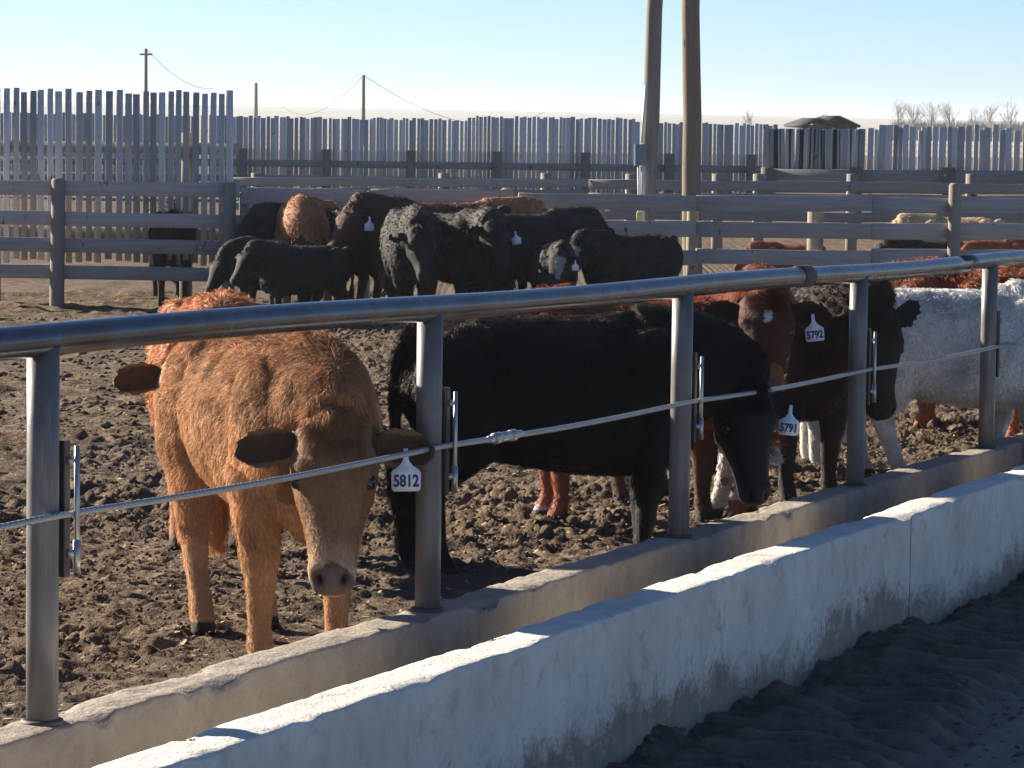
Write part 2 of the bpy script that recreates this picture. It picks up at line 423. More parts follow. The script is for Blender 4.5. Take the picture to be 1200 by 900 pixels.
# ------------------------------------------------------------------ feed bunk: curb, trough, outer wall
def profile_wall(name, parent, mat, prof, a0, a1, da, seed, amp, stain=None):
    "loft a cross-section (o,h) points along the bunk with worn, knocked edges"
    A = np.arange(a0, a1, da); n = len(prof); prof = np.array(prof)
    AA = np.repeat(A, n); o = np.tile(prof[:, 0], len(A)); h = np.tile(prof[:, 1], len(A)); wgt = np.tile(prof[:, 2], len(A))
    z0 = np.zeros_like(AA)
    q = np.stack([AA*3, o*3, h*3], 1); q2 = np.stack([AA*14, o*14, h*14], 1)
    n1 = fbm(q, seed, 3); n2 = fbm(q2, seed+3, 3); chip = np.maximum(0, fbm(np.stack([AA*5, o*5+3, h*5], 1), seed+9, 2)-.15)
    do = amp*(n1*.7+n2*.5); dh = amp*(fbm(q+9, seed+5, 2)*.5+fbm(q2+7, seed+6, 2)*.7)-wgt*chip*.06
    lowk = smooth(-.1, -.3, h)
    o = o+do*1.0; h = h+dh*(1-lowk)
    V = P0[None]+AA[:, None]*DV[None]+o[:, None]*NV[None]; V[:, 2] += h
    K = len(A); I = (np.arange(K-1)[:, None]*n+np.arange(n-1)[None]).ravel()
    Q = np.stack([I, I+n, I+n+1, I+1], 1)
    Qc = np.array([[k*n+n-1, (k+1)*n+n-1, (k+1)*n, k*n] for k in range(K-1)])
    cols = np.ones((len(V), 3))
    if stain is not None:
        s = stain(AA, h); cols = np.stack([s, s, s], 1)
    ob = mesh_np(name, V, [Q, Qc], mat, parent, True, cols)
    return ob
bunk_root = empty('feed_bunk', (0, 0, 0))
tag(bunk_root, 'long concrete feed bunk with a brown inner curb and a whitewashed outer wall', 'feed bunk')
def rect_prof(o0, o1, ht, hb, r=.012, nt=7, ns=7):
    pts = []
    for k in range(ns): pts.append((o0, hb+(ht-r-hb)*k/(ns-1), .0))
    pts.append((o0+r*.3, ht-r*.3, .8))
    for k in range(nt): pts.append((o0+r+(o1-o0-2*r)*k/(nt-1), ht, .9 if k in (0, nt-1) else .25))
    pts.append((o1-r*.3, ht-r*.3, .8))
    for k in range(ns*2): pts.append((o1, ht-r-(ht-r-hb)*k/(ns*2-1), .25 if k < 2 else 0))
    return pts
cpos = rect_prof(-.085, .08, 0, -.62)
profile_wall('inner_curb', bunk_root, M_curb, cpos, -4, 52, .025, 11, .007)
def stain_fn(A, h):
    z = np.zeros_like(A)
    edge = -.33+.10*vnoise(np.stack([A*.9, z, z], 1), 41)+.06*fbm(np.stack([A*2.6, z, z], 1), 45, 3)
    return np.clip(.5+(h-.045-edge)/.26, 0, 1)
profile_wall('outer_wall', bunk_root, M_wall, rect_prof(.55, .725, .045, -.66, .014), -4, 52, .025, 31, .007, stain_fn)
profile_wall('trough_floor', bunk_root, M_curb, [(.078, -.31, 0), (.2, -.34, 0), (.4, -.35, 0), (.552, -.33, 0), (.552, -.5, 0), (.078, -.5, 0)], -4, 52, .15, 51, .006)
# cast joints in the outer wall
for a in (6.15, 12.3, 18.4):
    jb = MB(); jb.beam(bunk(a, .7225, -.5), bunk(a, .7225, .03), .004, .01, up=NV); jb.build('expansion_joint', M_curb, bunk_root)

# ------------------------------------------------------------------ pipe fence on the curb
pf = empty('pipe_fence', tuple(bunk(0, 0)))
tag(pf, 'galvanised pipe fence with a top rail and one wire cable standing on the bunk curb', 'fence')
def rel(o): o.location = -Vector(pf.location); return o
RR = .0455
mb = MB(); pts = [bunk(a, 0, 1.05+.006*math.sin(a*1.3)) for a in np.arange(-5, 9.95, .25)]; mb.tube(pts, RR, 28)
rel(mb.build('top_rail', M_rail, pf, True))
mb = MB(); pts = [bunk(a, 0, 1.05+.006*math.sin(a*1.3)+(.004)) for a in np.arange(9.6, 44, .3)]; mb.tube(pts, RR*.97, 24)
rel(mb.build('top_rail', M_rail, pf, True))
mb = MB(); mb.tube([bunk(a, 0, 1.052+.006*math.sin(a*1.3)) for a in (6.72, 6.725, 6.73, 6.80, 6.87, 6.875, 6.88)], [RR, RR*1.10, RR*1.13, RR*1.14, RR*1.13, RR*1.10, RR], 28)
rel(mb.build('pipe_coupling', M_plate, pf, True))
CH = lambda a: .575-.012*math.sin(math.pi*((a/SL) % 1.0))           # cable height above the curb
for n in range(-2, 17):
    a = n*SL
    mb = MB(); lean = random.Random(n).uniform(-.006, .006)
    mb.tube([bunk(a, 0, -.03), bunk(a, 0, .3), bunk(a+lean, 0, .7), bunk(a+lean, 0, 1.03)], .0445, 24)
    po = rel(mb.build('post', M_steelpost, pf, True))
    # weld bead at the foot
    if n < 8:
        mb = MB(); ring = [bunk(a, 0, .004)+.051*np.array([math.cos(t), math.sin(t), 0]) for t in np.linspace(0, 2*math.pi, 20)]
        mb.tube(ring, .009, 8, cap=False); g = mb.build('base_weld', M_plate, po, True)
    hc = CH(0)
    side = NV*.01+DV*.0445
    # bracket plate on the far/right side of each post
    mb = MB(); c0 = bunk(a+.050, .018, hc-.175); c1 = bunk(a+.050, .018, hc+.20)
    mb.beam(c0, c1, .010, .056, up=NV)
    mb.beam(bunk(a+.050, .046, hc-.175), bunk(a+.050, .046, hc+.20), .03, .006, up=NV)
    br = mb.build('bracket_plate', M_plate, po); shade_auto(br)
    if n != 4:
        mb = MB(); mb.tube([bunk(a+.072, .066, hc-.16), bunk(a+.072, .066, hc), bunk(a+.072, .066, hc+.185)], .0075, 10)
        mb.tube([bunk(a+.072, .066, hc-.165), bunk(a+.072, .066, hc-.075)], .0105, 10)
        mb.build('locking_pin', M_rod, po, True)
    for dh in (-.11, .145):
        mb = MB(); p = bunk(a+.056, .048, hc+dh); mb.tube([p, p+NV*.006, p+NV*.014, p+NV*.018], [.011, .012, .011, .006], 10)
        mb.build('bolt', M_rod, po, True)
mb = MB()
ca = np.arange(-5, 43, .02); 
pts = [bunk(a, .052, CH(a)) for a in ca[::5]]
mb.tube(pts, .0095, 10)
# outer strands laid around the core
for k in range(5):
    aa = np.arange(-1.0, 16, .014)
    sp = [bunk(a, .052, CH(a))+.0070*(math.cos(a*48+k*2*math.pi/5)*NV+math.sin(a*48+k*2*math.pi/5)*np.array([0, 0, 1])) for a in aa]
    mb.tube(sp, .0036, 5)
cab = rel(mb.build('cable', M_cable, pf, True))
mb = MB(); ac = 2.98
for s0, s1, r in ((0, .05, .014), (.05, .10, .021), (.10, .20, .0185), (.20, .235, .022), (.235, .30, .014)):
    mb.tube([bunk(ac+s0, .052, CH(ac)), bunk(ac+s0+.004, .052, CH(ac)), bunk(ac+s1-.004, .052, CH(ac)), bunk(ac+s1, .052, CH(ac))], [r*.8, r, r, r*.8], 12)
mb.build('cable_splice', M_rod, cab, True)
for ch in pf.children:
    pass

# ------------------------------------------------------------------ wooden fences
rnd = random.Random(5)
def tone(lo=.75, hi=1.2, warm=.04):
    k = rnd.uniform(lo, hi); wv = rnd.uniform(-warm, warm); return (k*(1+wv), k, k*(1-wv))
def board_fence(name, label, A, B, zs, bw, th, posts, post_h, pw=.16, parent=None, extra=None, post_side=-1, seglen=4.9, postdepth=.0):
    "horizontal boards from A to B (x,y); zs = board centre heights; posts at fractions"
    A = np.array(A, float); B = np.array(B, float); L = np.linalg.norm(B-A); d = (B-A)/L; nrm = np.array([d[1], -d[0]])
    if nrm[1] > 0: nrm = -nrm
    root = empty(name, (A[0], A[1], ground_z(*A)), math.atan2(d[1], d[0])); tag(root, label, 'fence')
    def P(s, off, z):      # local coordinates
        gz = ground_z(*(A+d*s))-ground_z(*A)
        sgn = 1 if (nrm @ np.array([-d[1], d[0]])) > 0 else -1
        return np.array([s, off*sgn, gz+z])
    for z in zs:
        s = 0.; mb = MB()
        while s < L:
            e = min(L, s+seglen); j = rnd.uniform(-.015, .015)
            mb = MB(); mb.beam(P(s+.004, th/2+.002, z+j), P(e-.004, th/2+.002, z+rnd.uniform(-.02, .02)), th, bw*rnd.uniform(.93, 1.05), col=tone(.8, 1.2), bev=.06, jit=.004, seg=6)
            mb.build('board', M_board, root); s = e
    for s in posts:
        mb = MB(); r = pw/2*rnd.uniform(.9, 1.1); ph = post_h*rnd.uniform(.95, 1.03)
        zt = P(s, post_side*(r+.003), 0)
        ln = rnd.uniform(-.02, .02)
        mb.tube([zt+(0, 0, -.3), zt+(0, 0, .2), zt+(ln, 0, ph*.6), zt+(ln*1.5, 0, ph-.02), zt+(ln*1.5, 0, ph)], [r*1.05, r, r*.97, r*.95, r*.75], 10, col=tone(.8, 1.1, .06))
        mb.build('post', M_post, root, True)
    return root, P, L
def slat_panel(root, P, L, z0, z1, sw, gap, off, th=.025, drop=.0, missing=0., zj=.05, mat=M_slat, name='slat_panel', s0=0.):
    mb = MB(); s = s0
    while s < L:
        w_ = sw*rnd.uniform(.88, 1.15)
        if rnd.random() > missing:
            t = rnd.uniform(-.012, .012)
            mb.beam(P(s, off, z0+rnd.uniform(-zj, zj)), P(s+t, off+rnd.uniform(-.01, .01), z1+rnd.uniform(-zj, zj)), th, w_, up=(1, 0, 0), col=tone(.6, 1.35, .05), bev=.1)
        s += w_+gap*rnd.uniform(.6, 1.4)
    return mb.build(name, mat, root)

# 1 left board fence with tall windbreak slats close behind it
yL = 39.6
zl = lambda px, py, y: at(px, py, y)[2]
gz36 = ground_z(0, yL)
A = at(-60, 300, yL); B = at(281, 300, yL)
fz = [zl(68, p, yL)-gz36 for p in (221, 256, 287, 318)]
r1, P1, L1 = board_fence('board_fence', 'grey board fence of four rails at left under the tall vertical slats', A[:2], B[:2], fz, .175, .045,
                         [at(68, 300, yL)[0]-A[0], at(268, 300, yL)[0]-A[0]], zl(68, 203, yL)-gz36, .17, post_side=1)
rW = empty('windbreak_fence', (A[0], yL+.8, ground_z(0, yL+.8))); tag(rW, 'tall windbreak of spaced grey vertical slats standing highest at left', 'windbreak fence')
PW = lambda s, off, z: np.array([s, off, z])
yW = yL+.8; gW = ground_z(0, yW); LW = at(279, 200, yW)[0]-A[0]
zt = zl(140, 107, yW)-gW; zb = zl(140, 307, yW)-gW
slat_panel(rW, PW, LW, zb, zt, .078, .036, 0, .03, zj=.035)
for z in (zb+.35, zt-.7):
    mb = MB(); mb.beam((0, .07, z), (LW, .07, z), .045, .14, col=tone()); mb.build('rail', M_board, rW)
for s in np.arange(.4, LW, 2.4):
    mb = MB(); mb.tube([(s, .18, -.3), (s, .18, zt-.5)], .08, 10); mb.build('post', M_post, rW, True)

# 2 far middle windbreak
yM = 92.; A = at(-70, 150, yM); B = at(897, 150, yM+4)
gM = ground_z(0, yM)
rM = empty('windbreak_fence', (A[0], yM, gM)); tag(rM, 'long even windbreak of close grey slats across the middle distance', 'windbreak fence')
LM = B[0]-A[0]; ztM = zl(-70, 131, yM)-gM; ztM2 = zl(895, 146, yM)-gM
mb = MB(); s = 0.
while s < LM:
    w_ = .105*rnd.uniform(.7, 1.3); zt_ = ztM+(ztM2-ztM)*s/LM+rnd.uniform(-.04, .04)+(.10 if s > LM*.63 and s < LM*.83 else 0)
    mb.beam((s, 0, .30+rnd.uniform(-.1, .1)), (s, 0, zt_), .03, w_, up=(1, 0, 0), col=tone(.72, 1.35)); s += w_+.008*rnd.uniform(0, 3)
mb.build('slat_panel', M_slat, rM)
for z, w_ in ((1.05, .2), (.62, .2), (.25, .18)):
    mb = MB(); mb.beam((0, -.06, z), (LM, -.06, z+(ztM2-ztM)*.3), .05, w_, col=tone(.5, .8)); mb.build('rail', M_board, rM)
for px in (285, 383, 482, 583, 686, 784, 880):
    s = at(px, 200, yM)[0]-A[0]; mb = MB(); mb.tube([(s, -.2, -.3), (s, -.2, 1.45)], .13, 10, col=(.6, .6, .6)); mb.build('post', M_post, rM, True)

# 3 right windbreak, coarser, with a gap of dark boards at its left end
yR = 74.; A = at(898, 150, yR); B = at(1290, 150, yR); gR = ground_z(0, yR)
rR = empty('windbreak_fence', (A[0], yR, gR)); tag(rR, 'ragged windbreak of uneven grey slats at right below the bare trees', 'windbreak fence')
LR = B[0]-A[0]; s = 0.; mb = MB()
zr = lambda px, py: zl(px, py, yR)-gR
while s < LR:
    px = 898+392*s/LR; w_ = .13*rnd.uniform(.6, 1.3)
    lowz = zr(px, 222)+rnd.uniform(-.12, .12); top = zr(px, 149)+rnd.uniform(-.08, .06)
    if px < 1000:
        top = zr(px, 151)+rnd.uniform(-.02, .02); lowz = zr(px, 215)
    if True: mb.beam((s, 0, lowz), (s+rnd.uniform(-.03, .03), 0, top), .03, w_, up=(1, 0, 0), col=tone(.5 if px < 985 else .5, 1.0 if px < 985 else 1.35))
    s += w_+(-.02 if px < 1000 else .016)*rnd.uniform(.0, 2.5)
mb.build('slat_panel', M_slat, rR)
for py, w_ in ((206, .3), (221, .2), (233, .18)):
    mb = MB(); mb.beam((0, -.08, zr(950, py)), (LR, -.08, zr(1250, py+2)), .05, w_, col=tone(.5, .8)); mb.build('rail', M_board, rR)
for px in (898, 1002, 1110, 1215):
    s = at(px, 200, yR)[0]-A[0]; mb = MB(); mb.tube([(s, -.25, -.3), (s, -.25, zr(px, 196))], .14, 10, col=(.55, .55, .55)); mb.build('post', M_post, rR, True)

# 4 middle back fence of the pen (joins the left one), further boards in its gaps
yB = 40.3; gB = ground_z(0, yB)
A = at(283, 300, yB); B = at(602, 300, yB); 
fz = [zl(440, p, yB)-gB for p in (231, 262, 292)]
r4, P4, L4 = board_fence('board_fence', 'grey board fence behind the dark cattle with a pale sunlit top edge', A[:2], B[:2], fz, .21, .05,
                         [0.05, at(426, 300, yB)[0]-A[0], at(600, 300, yB)[0]-A[0]-.05], zl(440, 222, yB)-gB, .15, post_side=-1, seglen=1.6)
# 5 right back fence
yC = 41.0; gC = ground_z(0, yC)
A = at(606, 300, yC); B = at(1300, 300, yC+1.2)
fz = [zl(900, p, yC)-gC for p in (240, 272, 303)]
r5, P5, L5 = board_fence('board_fence', 'three rail grey board fence at right in front of the utility poles', A[:2], B[:2], fz, .20, .05,
                         [], zl(1130, 217, yC)-gC, .17, seglen=2.3)
s = at(1131, 300, yC)[0]-A[0]
for px, top, sd2, rad in ((1131, 216, 1, .085), (968, 246, -1, .11), (704, 236, -1, .09), (818, 240, -1, .08), (1262, 222, 1, .085)):
    s = at(px, 300, yC)[0]-A[0]; p = P5(s, sd2*(rad+.055), 0); mb = MB(); t_ = zl(px, top, yC)-gC
    mb.tube([p+(0, 0, -.3), p+(0, 0, t_*.5), p+(.0, 0, t_-.03), p+(0, 0, t_)], [rad, rad, rad*.97, rad*.7], 12, col=(1, .95, .88)); mb.build('post', M_post, r5, True)
# 6 low cross fences of the pens beyond
def simple_rails(label, y, px0, px1, pys, w_, posts, ptop):
    A = at(px0, 200, y); B = at(px1, 200, y); g = ground_z(0, y)
    root = empty('board_fence', (A[0], y, g)); tag(root, label, 'fence')
    for py in pys:
        z0 = zl(px0, py, y)-g; z1 = zl(px1, py+(px1-px0)*.007, y)-g
        mb = MB(); mb.beam((0, 0, z0), (B[0]-A[0], 0, z1), .05, w_, col=tone(.6, 1.), seg=8, jit=.02); mb.build('board', M_board, root)
    for px in posts:
        s = at(px, 200, y)[0]-A[0]; mb = MB(); mb.tube([(s, .13, -.3), (s, .13, zl(px, ptop, y)-g)], .1, 10, col=(.9, .9, .9)); mb.build('post', M_post, root, True)
simple_rails('low dark rail fence of a farther pen behind the right board fence', 56., 690, 1290, (217, 232, 252), .17, (740, 842, 890, 1000, 1140), 204)
simple_rails('faint rail fence of a farther pen behind the middle board fence', 60., 270, 690, (212, 224, 240), .16, (300, 520, 640), 203)

# ------------------------------------------------------------------ poles
def big_pole(label, px0, py0, px1, py1, y, r0, r1, warm):
    b = at(px1, py1, y); t_ = at(px0, py0, y); dv = (t_-b)/(t_[2]-b[2])
    gz = ground_z(b[0], y); base = b+dv*(gz-b[2]); top = base+dv*9.5
    root = empty('utility_pole', tuple(base)); tag(root, label, 'pole', )
    mb = MB(); n = 14; pts = [dv*(-.4+9.9*k/n)+np.array([.01*math.sin(k*1.9), 0, 0]) for k in range(n+1)]
    mb.tube(pts, [r0+(r1-r0)*k/n for k in range(n+1)], 18, col=warm); mb.build('pole_shaft', M_pole, root, True)
    return root, dv, base
rp, dvp, bp = big_pole('grey utility pole with a small blue box and conduit, left of the pair', 768, 0, 757, 262, 43.5, .125, .085, (.85, .95, 1.05))
def onp(px, py, y=43.3): return at(px, py, y)-bp
mb = MB(); mb.beam(onp(750, 194), onp(750, 169), .16, .14, up=(0, 1, 0)); x = mb.build('meter_box', M_box, rp); shade_auto(x)
mb = MB()
mb.tube([onp(757, 100), onp(754, 140), onp(752, 168)], .018, 8)
mb.tube([onp(753, 195), onp(753, 230), onp(753, 320)], .03, 8); mb.tube([onp(748, 195), onp(748.5, 230), onp(748, 300)], .014, 8)
mb.build('conduit', M_conduit, rp, True)
mb = MB(); p = onp(749, 255, 43.1); mb.beam(p-(0, 0, .07), p+(0, 0, .07), .07, .03, up=(0, 1, 0)); mb.build('sunlit_conduit_piece', mk_simple('sunlit_yellow', (.6, .55, .2), .6), rp)  # yellow colour stands for sunlight on a bit of the conduit
big_pole('plain brown utility pole with sunlit left edge, right of the pair', 810, 0, 811, 270, 44.2, .135, .105, (.80, .76, .72))

def far_pole(px, pt, pb, y, label, arm=0.):
    b = at(px, pb, y); t_ = at(px, pt, y); g = 0.
    root = empty('power_pole', (b[0], y, g)); tag(root, label, 'power pole')
    mb = MB(); mb.tube([(0, 0, -.5), (t_[0]-b[0], 0, t_[2]-g)], [.17*y/250, .12*y/250], 8, col=(.7, .68, .66)); mb.build('pole_shaft', M_pole, root, True)
    if arm:
        mb = MB(); z = t_[2]-g-.4; mb.beam((-arm, 0, z), (arm, 0, z), .14*y/250, .14*y/250, up=(0, 1, 0), col=(.6, .6, .6)); mb.build('cross_arm', M_pole, root)
    return t_
t1 = far_pole(171, 57, 118, 230, 'thin dark power pole rising above the tall slats at left', .45)
t2 = far_pole(300, 97, 126, 420, 'short distant power pole just right of the tall slats')
t3 = far_pole(426, 88, 138, 260, 'thin power pole with drooping wires above the middle windbreak')
def wire(a, b, sag, name_label):
    mb = MB(); n = 24; a = np.array(a); b = np.array(b); m = (a+b)/2
    mb.tube([a+(b-a)*k/n-m-np.array([0, 0, sag*4*(k/n)*(1-k/n)]) for k in range(n+1)], .022, 4)
    o = mb.build('overhead_wire', M_dark, None, True); o.location = Vector(m); tag(o, name_label, 'wire')
wire(t3, at(645, 127, 420), 3.0, 'thin wire sagging right from the middle power pole')
wire(t3, at(330, 124, 420), 2.0, 'thin wire sagging left from the middle power pole')
wire(t1, at(250, 104, 300), .8, 'thin wire running right from the power pole at far left')

# far shed and barn roofs
def shed(px, py_ridge, py_eave, wpx, y, label):
    c = at(px, py_eave, y); r = at(px, py_ridge, y); hw = wpx/2*y/FOC; g = 0.0
    root = empty('shed', (c[0], y, g)); tag(root, label, 'shed')
    ze = c[2]-g; zr_ = r[2]-g; D = 8
    V = [(-hw*.92, 0, -.5), (hw*.92, 0, -.5), (hw*.92, 0, ze), (0, 0, zr_-.15), (-hw*.92, 0, ze)]; V += [(x, D, z) for x, _, z in V]
    mb = MB(); mb.add(V, [(0, 1, 2, 4), (5, 9, 7, 6), (1, 6, 7, 2), (0, 4, 9, 5)], [(2, 3, 4), (7, 9, 8)]); mb.build('wall', mk_simple('grey_siding', (.10, .10, .11), .7), root)
    mb = MB()
    for s_ in (-1, 1):
        mb.beam((s_*hw/2*1.02, -.6, (ze+zr_)/2+.05), (s_*hw/2*1.02, D+.6, (ze+zr_)/2+.05), math.hypot(hw*1.04, zr_-ze), .12, up=(s_*(zr_-ze), 0, hw), col=(1, 1, 1))
    mb.build('roof', M_dark, root)
shed(960, 141, 149, 46, 150, 'low dark gabled shed roof, the left and smaller of two')
shed(982, 138, 149, 48, 158, 'low dark gabled shed roof, the right and taller of two')

# bare far trees
def bare_tree(px, pt, y, seed, spread, label):
    rr = random.Random(seed); b = at(px, 146, y); g = 0.; H = at(px, pt, y)[2]-g
    root = empty('bare_tree', (b[0], y, g)); tag(root, label, 'tree', 'bare trees on the horizon')
    mb = MB(); mb.tube([(0, 0, -.3), (rr.uniform(-.2, .2), 0, H*.45), (rr.uniform(-.5, .5), 0, H*.9)], [H*.028, H*.018, .03], 6); mb.build('trunk', M_twig, root, True)
    mb = MB()
    def br(p, d, L, r, k):
        e = p+d*L; m_ = p+d*L*.5+np.array([rr.uniform(-1, 1), rr.uniform(-1, 1), rr.uniform(-.3, .5)])*L*.08
        mb.tube([p, m_, e], [r, r*.75, r*.45], 4, cap=False)
        if k > 0:
            for i in range(rr.choice((3, 4))):
                nd = d+np.array([rr.uniform(-1, 1), rr.uniform(-1, 1), rr.uniform(-.2, .8)])*.75; nd /= np.linalg.norm(nd)
                br(p+d*L*rr.uniform(.35, 1), nd, L*rr.uniform(.5, .75), r*.5, k-1)
    for i in range(9):
        z = H*rr.uniform(.15, .5); an = rr.uniform(0, 6.28); d = np.array([math.cos(an)*spread, math.sin(an)*spread, 1.]); d /= np.linalg.norm(d)
        br(np.array([0, 0, z]), d, H*.33, H*.010, 3)
    mb.build('crown', M_twig, root, True)
M_twig = mk_simple('pale_grey_bark', (.30, .27, .25), .9)
for i, (px, pt, lab) in enumerate(((1052, 119, 'leftmost bare tree of the row on the horizon at right'), (1070, 117, 'slim bare tree second from left in the horizon row'),
        (1092, 120, 'bushy bare tree third from left in the horizon row'), (1113, 119, 'bare tree fourth from left in the horizon row'), (1138, 125, 'lower bare tree right of the middle of the horizon row'),
        (1160, 122, 'bare tree second from the right frame edge on the horizon'), (1184, 120, 'rightmost bare tree by the frame edge on the horizon'), (877, 128, 'small lone bare tree right of the brown utility pole'), (968, 131, 'small bare tree poking up behind the shed roofs'))):
    bare_tree(px, pt, 430+rnd.uniform(-20, 40), 70+i, .45, lab)
mb = MB()
for k in range(3600):
    px = rnd.uniform(1030, 1260); y = rnd.uniform(440, 480); b = at(px, 146, y); h = rnd.uniform(1.0, 3.0)*(1 if px > 1045 else .5)
    d = np.array([rnd.uniform(-.5, .5), rnd.uniform(-.3, .3), h]); u = np.array([.13, 0, 0])
    p = np.array([b[0], y, .0]); mb.add([p-u, p+u, p+d], None, [(0, 1, 2)])
o = mb.build('distant_brush', M_twig); o['kind'] = 'stuff'; o['label'] = 'pale leafless brush along the horizon at right'; o['category'] = 'brush'

# ------------------------------------------------------------------ cattle
def ring_loft(mb, P, W, H, up=(0, 0, 1), n=20, sq=1.0, topw=None):
    "closed tube through P with half-width W and half-height H"
    P = np.asarray(P, float); m = len(P); T = np.gradient(P, axis=0); T /= np.linalg.norm(T, axis=1)[:, None]
    up = np.asarray(up, float); V = []
    for i in range(m):
        u = np.cross(up, T[i]); u /= np.linalg.norm(u)+1e-9; v = np.cross(T[i], u)
        for k in range(n):
            a = 2*math.pi*k/n; c = math.cos(a); s = math.sin(a)
            cc = math.copysign(abs(c)**sq, c); ss = math.copysign(abs(s)**sq, s)
            wd = W[i]*(1-(topw or 0)*max(0, s))
            V.append(P[i]+u*wd*cc+v*H[i]*ss)
    Q = [(k*n+i, k*n+(i+1) % n, k*n+n+(i+1) % n, k*n+n+i) for k in range(m-1) for i in range(n)]
    V.append(P[0]); V.append(P[-1]); c0 = m*n
    Tt = [(c0, (i+1) % n, i) for i in range(n)]+[(c0+1, (m-1)*n+i, (m-1)*n+(i+1) % n) for i in range(n)]
    mb.add(V, Q, Tt)
def ellipsoid(mb, c, r, n=14):
    V = []; Q = []; T = []
    for i in range(1, n):
        for k in range(n):
            th = math.pi*i/n; ph = 2*math.pi*k/n
            V.append((c[0]+r[0]*math.sin(th)*math.cos(ph), c[1]+r[1]*math.sin(th)*math.sin(ph), c[2]+r[2]*math.cos(th)))
    for i in range(n-2):
        for k in range(n): Q.append((i*n+k, (i+1)*n+k, (i+1)*n+(k+1) % n, i*n+(k+1) % n))
    V.append((c[0], c[1], c[2]+r[2])); V.append((c[0], c[1], c[2]-r[2])); b = (n-1)*n
    for k in range(n): T.append((b, k, (k+1) % n)); T.append((b+1, (n-2)*n+(k+1) % n, (n-2)*n+k))
    mb.add(V, Q, T)

def head_frame(org, fwd, roll=0.):
    x = np.array(fwd, float); x /= np.linalg.norm(x); up = np.array([0, 0, 1.])
    if abs(x[2]) > .93: up = np.array([.6, 0, .8])
    y = np.cross(up, x); y /= np.linalg.norm(y); z = np.cross(x, y)
    if roll:
        c, s = math.cos(roll), math.sin(roll); y, z = y*c+z*s, z*c-y*s
    return np.stack([x, y, z], 1), np.array(org, float)      # columns

